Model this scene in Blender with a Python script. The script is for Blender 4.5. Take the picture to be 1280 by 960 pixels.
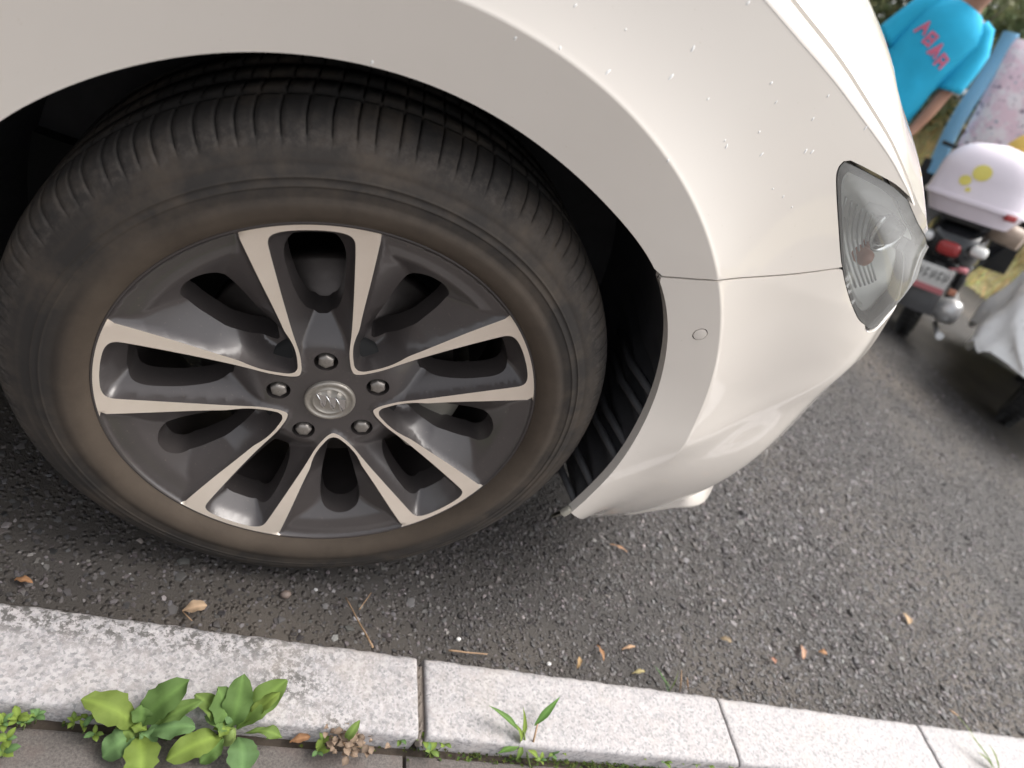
import bpy, bmesh, math, random
import numpy as np
from mathutils import Vector, Matrix
from mathutils.geometry import delaunay_2d_cdt
rad = math.radians
random.seed(7)
rng = np.random.default_rng(7)
scene = bpy.context.scene
for o in list(bpy.data.objects):
    bpy.data.objects.remove(o, do_unlink=True)
COL = scene.collection

# ------------------------------------------------------------------ camera
H = 0.335                                   # height of the wheel hub above the road
CAM = np.array([-0.120487, -0.579118, 0.535188 + H])
RX = np.array([0.88339232, -0.12648957, 0.45124096])
RY = np.array([0.26793381, -0.65366648, -0.70776522])
RZ = np.array([0.38448601, 0.74613707, -0.54355311])
FPX = 843.44
cd = bpy.data.cameras.new('camera')
cam = bpy.data.objects.new('camera', cd)
COL.objects.link(cam)
m = Matrix.Identity(4)
for i in range(3):
    m[i][0], m[i][1], m[i][2], m[i][3] = RX[i], -RY[i], -RZ[i], CAM[i]
cam.matrix_world = m
cd.sensor_width = 36.0
cd.lens = FPX / 1280.0 * 36.0
cd.clip_start = 0.02
cd.clip_end = 2000
cd.dof.use_dof = True
cd.dof.focus_distance = 0.74
cd.dof.aperture_fstop = (cd.lens / 1000.0) / 0.0058
scene.camera = cam

# ------------------------------------------------------------------ sky, sun, exposure
SUN_EL, SUN_AZ = rad(58), rad(4)           # azimuth measured from +x towards +y
w = bpy.data.worlds.new('World')
scene.world = w
w.use_nodes = True
nt = w.node_tree
bg = nt.nodes['Background']
sky = nt.nodes.new('ShaderNodeTexSky')
sky.sky_type = 'NISHITA'
sky.sun_disc = False
sky.sun_elevation = SUN_EL
sky.sun_rotation = math.pi / 2 - SUN_AZ
sky.dust_density = 6.0
sky.air_density = 1.0
hs = nt.nodes.new('ShaderNodeHueSaturation')      # an overcast sky has next to no blue
hs.inputs['Saturation'].default_value = 0.22
nt.links.new(sky.outputs[0], hs.inputs['Color'])
nt.links.new(hs.outputs[0], bg.inputs[0])
bg.inputs[1].default_value = 0.15
sl = bpy.data.lights.new('sun', 'SUN')
sl.energy = 0.7
sl.angle = rad(40)
sl.color = (1.0, 0.95, 0.88)
so = bpy.data.objects.new('sun', sl)
COL.objects.link(so)
sd = Vector((math.cos(SUN_EL) * math.cos(SUN_AZ), math.cos(SUN_EL) * math.sin(SUN_AZ), math.sin(SUN_EL)))
so.rotation_euler = (-sd).to_track_quat('-Z', 'Y').to_euler()
so.location = (0, 0, 6)
scene.view_settings.view_transform = 'Standard'
scene.view_settings.look = 'None'
scene.view_settings.exposure = 1.08
scene.view_settings.gamma = 1.0
scene.view_settings.use_curve_mapping = False
scene.render.engine = 'CYCLES'
scene.cycles.max_bounces = 8
scene.render.resolution_x, scene.render.resolution_y = 1024, 768

# ------------------------------------------------------------------ helpers
def ray(px):
    d = RX * ((px[0] - 640) / FPX) + RY * ((px[1] - 480) / FPX) + RZ
    return d / np.linalg.norm(d)

def pxz(px, py, z):                          # point of a pixel's ray at height z
    d = ray((px, py))
    return CAM + d * ((z - CAM[2]) / d[2])

def tag(o, label, cat, group=None):
    o['label'] = label
    o['category'] = cat
    if group:
        o['group'] = group
    return o

def empty(name, loc, parent=None):
    o = bpy.data.objects.new(name, None)
    o.empty_display_size = 0.1
    COL.objects.link(o)
    base = Vector(parent['_w']) if parent is not None else Vector((0, 0, 0))
    o.parent = parent
    o.location = Vector(loc) - base
    o['_w'] = tuple(loc)
    return o

class MB:
    """collects geometry (world coordinates) into one mesh"""
    def __init__(s):
        s.v, s.f, s.m, s.sm, s.n = [], [], [], [], {}
    def add(s, vs, fs, mi=0, smooth=True):
        b = len(s.v)
        s.v += [tuple(map(float, p)) for p in vs]
        s.f += [tuple(int(i) + b for i in f) for f in fs]
        s.m += [mi] * len(fs)
        s.sm += [smooth] * len(fs)
        return b
    def grid(s, P, mi=0, cu=False, cv=False, smooth=True):
        P = np.asarray(P, float)
        n, k = P.shape[:2]
        fs = []
        for i in range(n if cu else n - 1):
            for j in range(k if cv else k - 1):
                a, b = i, (i + 1) % n
                c, d = j, (j + 1) % k
                fs.append((a * k + c, b * k + c, b * k + d, a * k + d))
        s.add(P.reshape(-1, 3), fs, mi, smooth)
    def tube(s, pts, r, n=8, mi=0, cap=True):
        pts = [Vector(p) for p in pts]
        rs = r if hasattr(r, '__len__') else [r] * len(pts)
        rings = []
        up = Vector((0.13, 0.21, 0.97))
        for i, p in enumerate(pts):
            t = (pts[min(i + 1, len(pts) - 1)] - pts[max(i - 1, 0)]).normalized()
            if abs(t.dot(up)) > 0.95:
                up = Vector((0.9, 0.3, 0.1))
            a = t.cross(up).normalized()
            b = t.cross(a)
            rings.append([p + (a * math.cos(q) + b * math.sin(q)) * rs[i] for q in np.linspace(0, 2 * math.pi, n, endpoint=False)])
        s.grid(rings, mi, cv=True)
        if cap:
            b0 = len(s.v) - n * len(pts)
            s.f += [tuple(range(b0, b0 + n))[::-1], tuple(range(len(s.v) - n, len(s.v)))]
            s.m += [mi, mi]
            s.sm += [False, False]
    def box(s, c, size, mi=0, M=None, bev=0.0):
        c = Vector(c)
        h = Vector(size) / 2
        bm = bmesh.new()
        bmesh.ops.create_cube(bm, size=1)
        for v in bm.verts:
            v.co = Vector((v.co.x * size[0], v.co.y * size[1], v.co.z * size[2]))
        if bev:
            bmesh.ops.bevel(bm, geom=bm.edges[:], offset=bev, segments=2, profile=0.6, affect='EDGES')
        bm.verts.index_update()
        vs = [((M @ v.co) if M is not None else v.co) + c for v in bm.verts]
        s.add(vs, [[v.index for v in f.verts] for f in bm.faces], mi, bev > 0)
        bm.free()
    def lathe(s, prof, fn, n=48, mi=0, a0=0, a1=2 * math.pi):
        """prof: (radius, height) list; fn(x, y, h) -> world point"""
        full = abs(a1 - a0 - 2 * math.pi) < 1e-6
        A = np.linspace(a0, a1, n, endpoint=not full)
        s.grid([[fn(r * math.cos(a), r * math.sin(a), h) for r, h in prof] for a in A], mi, cu=full)
    def build(s, name, mats, parent=None, xf=None, fixn=True):
        me = bpy.data.meshes.new(name)
        V = [Vector(p) for p in s.v]
        if xf is not None:
            V = [xf @ p for p in V]
        if parent is not None and '_w' in parent:
            b = Vector(parent['_w'])
            V = [p - b for p in V]
        me.from_pydata([tuple(p) for p in V], [], s.f)
        if not isinstance(mats, (list, tuple)):
            mats = [mats]
        for mt in mats:
            me.materials.append(mt)
        me.polygons.foreach_set('material_index', s.m)
        me.polygons.foreach_set('use_smooth', s.sm)
        if fixn:
            bm = bmesh.new()
            bm.from_mesh(me)
            bmesh.ops.recalc_face_normals(bm, faces=bm.faces[:])
            bm.to_mesh(me)
            bm.free()
        me.update()
        if s.n:                                  # exact normals of the curved panels
            vn = [tuple(v.normal) for v in me.vertices]
            for i, q in s.n.items():
                vn[i] = q
            me.normals_split_custom_set_from_vertices(vn)
        o = bpy.data.objects.new(name, me)
        COL.objects.link(o)
        o.parent = parent
        o['_w'] = tuple(parent['_w']) if (parent is not None and '_w' in parent) else (0.0, 0.0, 0.0)
        return o

def spline(pts, n, closed=False):
    """Catmull-Rom through pts, n samples per span"""
    P = np.asarray(pts, float)
    k = len(P)
    out = []
    for i in range(k if closed else k - 1):
        g = (lambda j: P[j % k]) if closed else (lambda j: P[min(max(j, 0), k - 1)])
        p0, p1, p2, p3 = g(i - 1), g(i), g(i + 1), g(i + 2)
        for t in np.linspace(0, 1, n, endpoint=False):
            out.append(0.5 * ((2 * p1) + (p2 - p0) * t + (2 * p0 - 5 * p1 + 4 * p2 - p3) * t * t + (3 * p1 - p0 - 3 * p2 + p3) * t ** 3))
    if not closed:
        out.append(P[-1])
    return np.array(out)

def resample(P, step, closed=True):
    P = np.asarray(P, float)
    Q = np.vstack([P, P[:1]]) if closed else P
    out = []
    for a, b in zip(Q[:-1], Q[1:]):
        k = max(1, int(round(np.linalg.norm(b - a) / step)))
        for t in range(k):
            out.append(a + (b - a) * t / k)
    if not closed:
        out.append(Q[-1])
    return np.array(out)

def inside(P, poly):
    P = np.atleast_2d(P)
    x, y = P[:, 0], P[:, 1]
    r = np.zeros(len(P), bool)
    n = len(poly)
    for i in range(n):
        x1, y1 = poly[i]
        x2, y2 = poly[(i + 1) % n]
        if y1 == y2:
            continue
        c = ((y1 > y) != (y2 > y)) & (x < (x2 - x1) * (y - y1) / (y2 - y1) + x1)
        r ^= c
    return r

def segdist(P, poly, closed=True):
    P = np.atleast_2d(P)
    best = np.full(len(P), 1e9)
    n = len(poly)
    for i in range(n if closed else n - 1):
        a = np.asarray(poly[i]); b = np.asarray(poly[(i + 1) % n])
        d = b - a
        L = d @ d
        t = np.clip(((P - a) @ d) / L, 0, 1) if L > 0 else np.zeros(len(P))
        best = np.minimum(best, np.linalg.norm(P - a - t[:, None] * d, axis=1))
    return best

def cdt(loops, outer, holes, sp, extra=None):
    """triangulate 'outer' minus 'holes' (2-D); loops = all constraint loops. -> verts, tris"""
    allv, edges = [], []
    for L in loops:
        b = len(allv)
        allv += [tuple(p) for p in L]
        edges += [(b + i, b + (i + 1) % len(L)) for i in range(len(L))]
    O = np.asarray(outer)
    lo, hi = O.min(0), O.max(0)
    gx = np.arange(lo[0], hi[0], sp)
    gy = np.arange(lo[1], hi[1], sp * 0.866)
    G = np.array([(x + (sp / 2 if j % 2 else 0), y) for j, y in enumerate(gy) for x in gx])
    k = inside(G, outer)
    for h in holes:
        k &= ~inside(G, h)
    G = G[k]
    d = np.full(len(G), 1e9)
    for L in loops:
        d = np.minimum(d, segdist(G, L))
    G = G[d > sp * 0.55]
    if extra is not None:
        X, clear = extra
        G = G[clear(G)]
        k = inside(X, outer)
        for h in holes:
            k &= ~inside(X, h)
        X = X[k]
        d = np.full(len(X), 1e9)
        for L in loops:
            d = np.minimum(d, segdist(X, L))
        G = np.vstack([G, X[d > 0.0018]])
    allv += [tuple(p) for p in G]
    r = delaunay_2d_cdt([Vector(p) for p in allv], edges, [], 0, 1e-7)
    V = np.array([tuple(p) for p in r[0]])
    T = np.array([f for f in r[2]])
    c = V[T].mean(1)
    k = inside(c, outer)
    for h in holes:
        k &= ~inside(c, h)
    return V, T[k]

def boundary(T):
    """directed boundary edges of a triangle list"""
    E = {}
    for t in T:
        for a, b in ((t[0], t[1]), (t[1], t[2]), (t[2], t[0])):
            if (b, a) in E:
                del E[(b, a)]
            else:
                E[(a, b)] = 1
    return list(E)

# ------------------------------------------------------------------ materials
def mat(name):
    mt = bpy.data.materials.new(name)
    mt.use_nodes = True
    n = mt.node_tree
    return mt, n, n.nodes['Principled BSDF']

def pset(p, **k):
    names = dict(rough='Roughness', metal='Metallic', coat='Coat Weight', coatr='Coat Roughness', trans='Transmission Weight', ior='IOR', spec='Specular IOR Level', sub='Subsurface Weight', sheen='Sheen Weight', alpha='Alpha')
    for a, b in k.items():
        p.inputs[names[a]].default_value = b

def mixc(n, f, a, b, typ='MIX'):
    x = n.nodes.new('ShaderNodeMix')
    x.data_type = 'RGBA'
    x.blend_type = typ
    for s, v in (('Factor', f), ('A', a), ('B', b)):
        i = [q for q in x.inputs if q.name == s and (q.type == ('VALUE' if s == 'Factor' else 'RGBA'))][0]
        if hasattr(v, 'type'):
            n.links.new(v, i)
        elif s == 'Factor':
            i.default_value = v
        else:
            i.default_value = (*v[:3], 1)
    return [q for q in x.outputs if q.type == 'RGBA'][0]

def noise(n, scale, detail=4, rough=0.6, vec=None):
    x = n.nodes.new('ShaderNodeTexNoise')
    x.inputs['Scale'].default_value = scale
    x.inputs['Detail'].default_value = detail
    x.inputs['Roughness'].default_value = rough
    n.links.new(vec if vec is not None else coord(n), x.inputs['Vector'])
    return x.outputs['Fac']

def coord(n, kind='Position'):
    g = n.nodes.get('geo') or n.nodes.new('ShaderNodeNewGeometry')
    g.name = 'geo'
    return g.outputs[kind]

def ramp(n, f, *stops):
    x = n.nodes.new('ShaderNodeValToRGB')
    e = x.color_ramp.elements
    while len(e) < len(stops):
        e.new(0.5)
    for q, (pos, c) in zip(e, stops):
        q.position = pos
        q.color = (*c, 1) if hasattr(c, '__len__') else (c, c, c, 1)
    n.links.new(f, x.inputs[0])
    return x.outputs[0]

def bump(n, p, h, strength=0.3, dist=0.002):
    x = n.nodes.new('ShaderNodeBump')
    x.inputs['Strength'].default_value = strength
    x.inputs['Distance'].default_value = dist
    n.links.new(h, x.inputs['Height'])
    n.links.new(x.outputs[0], p.inputs['Normal'])

def simple(name, col, rough=0.5, var=0.12, scale=30, bmp=0.0, **k):
    mt, n, p = mat(name)
    f = noise(n, scale)
    c = mixc(n, f, [x * (1 - var) for x in col], [min(1, x * (1 + var)) for x in col])
    n.links.new(c, p.inputs['Base Color'])
    pset(p, rough=rough, **k)
    if bmp:
        bump(n, p, f, bmp)
    return mt

def attr(n, name='Col'):
    a = n.nodes.new('ShaderNodeAttribute')
    a.attribute_name = name
    return a.outputs['Color']

M = {}
def make_materials():
    # car paint: pearl white, slightly dusty
    mt, n, p = mat('pearl_white_paint')
    f = noise(n, 6, 3)
    dust = ramp(n, noise(n, 260, 2), (0.72, 0), (0.8, 1))
    c = mixc(n, f, (0.69, 0.635, 0.575), (0.72, 0.67, 0.61))
    c = mixc(n, dust, c, (0.62, 0.56, 0.48))
    n.links.new(c, p.inputs['Base Color'])
    pset(p, rough=0.42, coat=1.0, coatr=0.035)
    M['paint'] = mt
    # tyre rubber: dark grey, brown road dust on the sidewall and worn grey shoulder
    mt, n, p = mat('dusty_tyre_rubber')
    a = attr(n)
    f = noise(n, 18, 6, 0.65)
    f2 = noise(n, 120, 4, 0.7)
    sp = n.nodes.new('ShaderNodeSeparateColor')
    n.links.new(a, sp.inputs[0])
    base = mixc(n, f, (0.022, 0.020, 0.019), (0.040, 0.036, 0.033))
    base = mixc(n, sp.outputs[0], base, mixc(n, f, (0.050, 0.038, 0.029), (0.092, 0.070, 0.051)))
    patch = n.nodes.new('ShaderNodeMath'); patch.operation = 'MULTIPLY'; patch.inputs[1].default_value = 0.8
    n.links.new(ramp(n, noise(n, 9, 5, 0.7), (0.45, 0), (0.68, 1)), patch.inputs[0])
    base = mixc(n, patch.outputs[0], base, (0.085, 0.066, 0.050))
    worn = ramp(n, f2, (0.42, 0), (0.7, 1))
    mul = n.nodes.new('ShaderNodeMath'); mul.operation = 'MULTIPLY'
    n.links.new(worn, mul.inputs[0]); n.links.new(sp.outputs[1], mul.inputs[1])
    base = mixc(n, mul.outputs[0], base, (0.070, 0.060, 0.053))
    n.links.new(base, p.inputs['Base Color'])
    pset(p, rough=0.78, spec=0.3)
    bump(n, p, f2, 0.25, 0.001)
    M['tyre'] = mt
    # machined alloy
    mt, n, p = mat('machined_alloy')
    f = noise(n, 40, 5)
    n.links.new(mixc(n, f, (0.80, 0.69, 0.58), (0.90, 0.80, 0.69)), p.inputs['Base Color'])
    pset(p, rough=0.34, metal=0.42)
    M['alloy'] = mt
    mt, n, p = mat('dark_grey_alloy_paint')
    f = noise(n, 25, 5)
    c = mixc(n, f, (0.062, 0.054, 0.053), (0.088, 0.076, 0.073))
    c = mixc(n, ramp(n, noise(n, 300, 2), (0.66, 0), (0.78, 1)), c, (0.13, 0.11, 0.095))
    n.links.new(c, p.inputs['Base Color'])
    pset(p, rough=0.34, metal=0.25, coat=0.6, coatr=0.12)
    M['rim_dark'] = mt
    M['nut'] = simple('dull_steel', (0.30, 0.275, 0.25), 0.45, 0.25, 400, 0.2, metal=0.7)
    M['cap'] = simple('cast_silver_cap', (0.38, 0.35, 0.31), 0.42, 0.2, 300, 0.1, metal=0.7)
    M['barrel'] = simple('barrel_grey', (0.06, 0.05, 0.048), 0.5, 0.25, 40, metal=0.4)
    M['disc'] = simple('brake_steel', (0.16, 0.14, 0.13), 0.4, 0.3, 60, metal=0.8)
    M['caliper'] = simple('cast_caliper', (0.30, 0.28, 0.24), 0.55, 0.2, 60, metal=0.4)
    M['liner'] = simple('black_liner_plastic', (0.048, 0.047, 0.050), 0.6, 0.4, 40, 0.3)
    M['under'] = simple('underbody_black', (0.012, 0.012, 0.012), 0.8)
    M['blackgloss'] = simple('gloss_black', (0.014, 0.015, 0.017), 0.12, coat=0.5)
    M['blackplastic'] = simple('black_plastic', (0.02, 0.021, 0.023), 0.38)
    M['greyplastic'] = simple('grey_plastic', (0.075, 0.075, 0.078), 0.5)
    M['chrome'] = simple('chrome', (0.72, 0.72, 0.72), 0.16, 0.03, metal=1.0)
    M['silver'] = simple('silver_paint', (0.62, 0.62, 0.62), 0.3, 0.05, metal=0.5)
    M['amber'] = simple('amber_lens', (0.50, 0.22, 0.14), 0.3, 0.05)
    M['red'] = simple('red_lens', (0.34, 0.035, 0.035), 0.3, 0.05)
    M['fleck'] = simple('dried_white_speck', (0.82, 0.81, 0.79), 0.5, 0.05)
    M['gap'] = simple('gap_shadow_rubber', (0.03, 0.028, 0.026), 0.8)
    mt, n, p = mat('clear_lens')                 # thin clear plastic
    for l in list(n.links):
        n.links.remove(l)
    n.nodes.remove(p)
    out = [q for q in n.nodes if q.type == 'OUTPUT_MATERIAL'][0]
    tr = n.nodes.new('ShaderNodeBsdfTransparent')
    tr.inputs[0].default_value = (0.93, 0.95, 0.94, 1)
    gl = n.nodes.new('ShaderNodeBsdfGlossy')
    gl.inputs['Roughness'].default_value = 0.06
    fr = n.nodes.new('ShaderNodeFresnel')
    fr.inputs[0].default_value = 1.7
    mx = n.nodes.new('ShaderNodeMixShader')
    n.links.new(fr.outputs[0], mx.inputs[0])
    n.links.new(tr.outputs[0], mx.inputs[1])
    n.links.new(gl.outputs[0], mx.inputs[2])
    df = n.nodes.new('ShaderNodeBsdfDiffuse')          # pale colour mixed in to imitate the whitish sky reflection on the plastic
    df.inputs[0].default_value = (0.75, 0.74, 0.71, 1)
    mx2 = n.nodes.new('ShaderNodeMixShader')
    mx2.inputs[0].default_value = 0.18
    n.links.new(mx.outputs[0], mx2.inputs[1])
    n.links.new(df.outputs[0], mx2.inputs[2])
    n.links.new(mx2.outputs[0], out.inputs[0])
    M['lens'] = mt
    mt, n, p = mat('plain_glass_dark')
    p.inputs['Base Color'].default_value = (0.02, 0.025, 0.028, 1)
    pset(p, rough=0.05, coat=0.5)
    M['glass'] = mt
    # asphalt binder
    mt, n, p = mat('asphalt')
    v = n.nodes.new('ShaderNodeTexVoronoi')
    v.inputs['Scale'].default_value = 120
    n.links.new(coord(n), v.inputs['Vector'])
    f = noise(n, 2.2, 5)
    f3 = noise(n, 500, 3)
    c = mixc(n, f, (0.036, 0.032, 0.029), (0.052, 0.046, 0.042))
    stone = ramp(n, v.outputs['Distance'], (0.0, 1), (0.45, 0))
    cc = mixc(n, v.outputs['Color'], (0.040, 0.037, 0.037), (0.120, 0.108, 0.107))
    mu = n.nodes.new('ShaderNodeMath'); mu.operation = 'MULTIPLY'; mu.inputs[1].default_value = 0.75
    n.links.new(stone, mu.inputs[0])
    c = mixc(n, mu.outputs[0], c, cc)
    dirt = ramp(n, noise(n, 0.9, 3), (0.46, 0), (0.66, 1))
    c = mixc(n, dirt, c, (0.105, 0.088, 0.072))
    n.links.new(c, p.inputs['Base Color'])
    pset(p, rough=0.62, spec=0.45)
    ad = n.nodes.new('ShaderNodeMath'); ad.inputs[1].default_value = 0.4
    ad.operation = 'MULTIPLY_ADD'
    n.links.new(f3, ad.inputs[0]); n.links.new(stone, ad.inputs[2])
    bump(n, p, ad.outputs[0], 0.9, 0.006)
    M['asphalt'] = mt
    mt, n, p = mat('road_stone_chips')
    a = attr(n)
    c = mixc(n, noise(n, 300, 3), a, (0.06, 0.055, 0.052))
    c = mixc(n, 0.72, c, a)
    n.links.new(c, p.inputs['Base Color'])
    pset(p, rough=0.55, spec=0.5)
    bump(n, p, noise(n, 900, 2), 0.3, 0.0008)
    M['chips'] = mt
    # granite kerb
    mt, n, p = mat('pale_granite')
    f = noise(n, 160, 5, 0.75)
    f2 = noise(n, 330, 3, 0.7)
    big = noise(n, 9, 4)
    c = mixc(n, ramp(n, f, (0.40, 0), (0.62, 1)), (0.22, 0.21, 0.212), (0.39, 0.37, 0.37))
    vc = n.nodes.new('ShaderNodeTexVoronoi')
    vc.inputs['Scale'].default_value = 330
    n.links.new(coord(n), vc.inputs['Vector'])
    sc_ = n.nodes.new('ShaderNodeSeparateColor')
    n.links.new(vc.outputs['Color'], sc_.inputs[0])
    cry = ramp(n, sc_.outputs[0], (0.0, (0.17, 0.17, 0.175)), (0.08, (0.19, 0.19, 0.195)), (0.13, (0.29, 0.28, 0.29)), (0.34, (0.31, 0.30, 0.30)), (0.40, (0.40, 0.375, 0.375)), (1.0, (0.48, 0.455, 0.45)))
    c = mixc(n, 0.55, c, cry)
    c = mixc(n, ramp(n, noise(n, 60, 3), (0.5, 0), (0.75, 0.5)), c, (0.44, 0.39, 0.38))
    a = attr(n)
    spx = n.nodes.new('ShaderNodeSeparateColor')
    n.links.new(a, spx.inputs[0])
    # lichen and soot with patchy edges, strongest where the attribute says
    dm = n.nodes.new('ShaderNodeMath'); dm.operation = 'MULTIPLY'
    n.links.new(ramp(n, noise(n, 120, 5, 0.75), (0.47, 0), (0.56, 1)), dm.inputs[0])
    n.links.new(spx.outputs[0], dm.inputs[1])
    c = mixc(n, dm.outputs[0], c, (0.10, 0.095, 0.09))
    c = mixc(n, ramp(n, big, (0.55, 0), (0.75, 0.35)), c, (0.46, 0.40, 0.34))
    n.links.new(c, p.inputs['Base Color'])
    pset(p, rough=0.6, spec=0.4)
    bump(n, p, f, 0.25, 0.001)
    M['granite'] = mt
    M['mortar'] = simple('mortar', (0.16, 0.135, 0.115), 0.9, 0.35, 180, 0.6)
    mt, n, p = mat('grey_paver')
    f = noise(n, 350, 4, 0.75)
    c = mixc(n, ramp(n, f, (0.35, 0), (0.65, 1)), (0.068, 0.060, 0.056), (0.150, 0.132, 0.122))
    c = mixc(n, ramp(n, noise(n, 25, 4), (0.5, 0), (0.7, 0.5)), c, (0.12, 0.085, 0.075))
    n.links.new(c, p.inputs['Base Color'])
    pset(p, rough=0.85)
    bump(n, p, f, 0.5, 0.002)
    M['paver'] = mt
    M['soil'] = simple('dark_soil', (0.055, 0.042, 0.032), 0.95, 0.4, 120, 0.8)
    # leaves: colour attribute, translucent
    def leafmat(name, cols, rough=0.42, tr=0.25):
        mt, n, p = mat(name)
        a = attr(n)
        f = noise(n, 90, 3)
        c = mixc(n, f, cols[0], cols[1])
        c = mixc(n, 1.0, c, a, 'MULTIPLY')
        n.links.new(c, p.inputs['Base Color'])
        pset(p, rough=rough, spec=0.4)
        out = [q for q in n.nodes if q.type == 'OUTPUT_MATERIAL'][0]
        t = n.nodes.new('ShaderNodeBsdfTranslucent')
        n.links.new(c, t.inputs[0])
        mx = n.nodes.new('ShaderNodeMixShader')
        mx.inputs[0].default_value = tr
        n.links.new(p.outputs[0], mx.inputs[1])
        n.links.new(t.outputs[0], mx.inputs[2])
        n.links.new(mx.outputs[0], out.inputs[0])
        return mt
    M['leaf'] = leafmat('weed_leaf', ((0.115, 0.18, 0.040), (0.175, 0.258, 0.068)), 0.78, 0.32)
    M['bushleaf'] = leafmat('bush_leaf', ((0.16, 0.185, 0.10), (0.24, 0.265, 0.15)), 0.5, 0.35)
    M['grass'] = leafmat('bank_grass', ((0.60, 0.52, 0.28), (0.78, 0.66, 0.38)), 0.7, 0.45)
    M['dryleaf'] = leafmat('dry_leaf', ((0.34, 0.25, 0.165), (0.46, 0.36, 0.25)), 0.8)
    M['moss'] = leafmat('moss', ((0.045, 0.075, 0.012), (0.085, 0.125, 0.025)), 0.9)
    M['twig'] = simple('dry_twig', (0.34, 0.22, 0.13), 0.8, 0.3, 300)
    M['bark'] = simple('bark', (0.07, 0.055, 0.042), 0.9, 0.3, 20, 0.8)
    M['bank'] = simple('bank_soil_grass', (0.42, 0.36, 0.20), 0.95, 0.4, 3, 0.8)
    # scooter and clothing
    M['lavender'] = simple('pale_lavender_plastic', (0.82, 0.75, 0.82), 0.32, 0.04, 20, coat=0.3)
    M['yellow'] = simple('yellow_print', (0.80, 0.70, 0.16), 0.4, 0.06)
    M['blueborder'] = simple('sky_blue_fabric', (0.25, 0.50, 0.72), 0.7, 0.08, 60)
    mt, n, p = mat('pink_patterned_fabric')
    f = noise(n, 26, 3, 0.6)
    f2 = noise(n, 45, 2, 0.5)
    c = mixc(n, ramp(n, noise(n, 14, 2), (0.45, 0), (0.6, 1)), (0.80, 0.60, 0.68), (0.86, 0.78, 0.82))
    c = mixc(n, ramp(n, f, (0.60, 0), (0.66, 1)), c, (0.25, 0.16, 0.24))
    c = mixc(n, ramp(n, f2, (0.66, 0), (0.72, 1)), c, (0.34, 0.40, 0.48))
    n.links.new(c, p.inputs['Base Color'])
    pset(p, rough=0.85)
    M['pink'] = mt
    M['pinkplain'] = simple('pink_plastic', (0.62, 0.22, 0.24), 0.5)
    M['cushion'] = simple('soft_yellow_pad', (0.78, 0.50, 0.10), 0.6, 0.1, 15)
    M['beige'] = simple('beige_vinyl', (0.36, 0.28, 0.22), 0.5, 0.15, 20)
    M['white'] = simple('white_plastic', (0.78, 0.78, 0.76), 0.4, 0.04)
    M['ink'] = simple('black_ink', (0.03, 0.03, 0.03), 0.6)
    mt, n, p = mat('silver_rain_cover')
    f = noise(n, 7, 5, 0.6)
    c = mixc(n, f, (0.86, 0.86, 0.86), (0.94, 0.94, 0.93))
    c = mixc(n, ramp(n, noise(n, 30, 4), (0.62, 0), (0.72, 0.6)), c, (0.45, 0.44, 0.43))
    n.links.new(c, p.inputs['Base Color'])
    pset(p, rough=0.4)
    bump(n, p, noise(n, 14, 4, 0.6), 0.45, 0.012)
    M['cover'] = mt
    M['blueshirt'] = simple('bright_blue_cotton', (0.02, 0.46, 0.74), 0.85, 0.12, 12, 0.25)
    M['skin'] = simple('tanned_skin', (0.36, 0.19, 0.125), 0.55, 0.08, 20)
    M['hair'] = simple('black_hair', (0.015, 0.012, 0.011), 0.5)
    M['trousers'] = simple('dark_trousers', (0.03, 0.032, 0.045), 0.8)
    M['shoe'] = simple('dark_shoe', (0.025, 0.022, 0.02), 0.6)
    M['print'] = simple('pink_print', (0.70, 0.16, 0.26), 0.7)
    M['eye'] = simple('eye_white', (0.7, 0.7, 0.68), 0.3)
make_materials()

def setcol(o, cols, name='Col'):
    """per-vertex colour attribute"""
    me = o.data
    a = me.color_attributes.new(name, 'FLOAT_COLOR', 'POINT')
    arr = np.ones((len(me.vertices), 4), np.float32)
    arr[:, :3] = cols
    a.data.foreach_set('color', arr.ravel())

def fastmesh(name, V, F, mats, parent=None, cols=None, smooth=False, loc=(0, 0, 0)):
    """big meshes of one polygon size"""
    V = np.asarray(V, np.float32) - np.asarray(loc, np.float32)
    F = np.asarray(F, np.int32)
    me = bpy.data.meshes.new(name)
    me.vertices.add(len(V))
    me.vertices.foreach_set('co', V.ravel())
    k = F.shape[1]
    me.loops.add(F.size)
    me.loops.foreach_set('vertex_index', F.ravel())
    me.polygons.add(len(F))
    me.polygons.foreach_set('loop_start', np.arange(0, F.size, k, dtype=np.int32))
    me.polygons.foreach_set('loop_total', np.full(len(F), k, np.int32))
    me.update(calc_edges=True)
    me.polygons.foreach_set('use_smooth', np.full(len(F), smooth))
    me.materials.append(mats)
    me.validate()
    o = bpy.data.objects.new(name, me)
    COL.objects.link(o)
    if parent is not None:
        o.parent = parent
    o['_w'] = (0.0, 0.0, 0.0) if parent is None else parent['_w']
    if cols is not None:
        setcol(o, cols)
    return o

# ================================================================== SETTING
KA = -0.01307                                # kerb runs almost parallel to the car
KF, KN = -0.11895, -0.22324                  # road-side and pavement-side edge at x = 0
KTOP = H - 0.28171
PAVE = 0.026
def kerb_y(x, y0):
    return y0 + KA * x

# road: one sheet out to the horizon, gently uneven close by
def road():
    xs = np.r_[-600, -60, -12, np.arange(-3, 8.01, 0.25), 20, 80, 600]
    ys = np.r_[np.arange(0, 6.01, 0.25), 10, 25, 80, 600]
    P = []
    for x in xs:
        P.append([(x, kerb_y(max(min(x, 60), -60), KF - 0.03) + y, 0.0) for y in ys])
    mb = MB()
    mb.grid(P)
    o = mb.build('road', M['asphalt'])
    o['kind'] = 'structure'
    o['label'] = 'dark coarse asphalt road with pale stone chips'
    return o
road_o = road()

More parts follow.
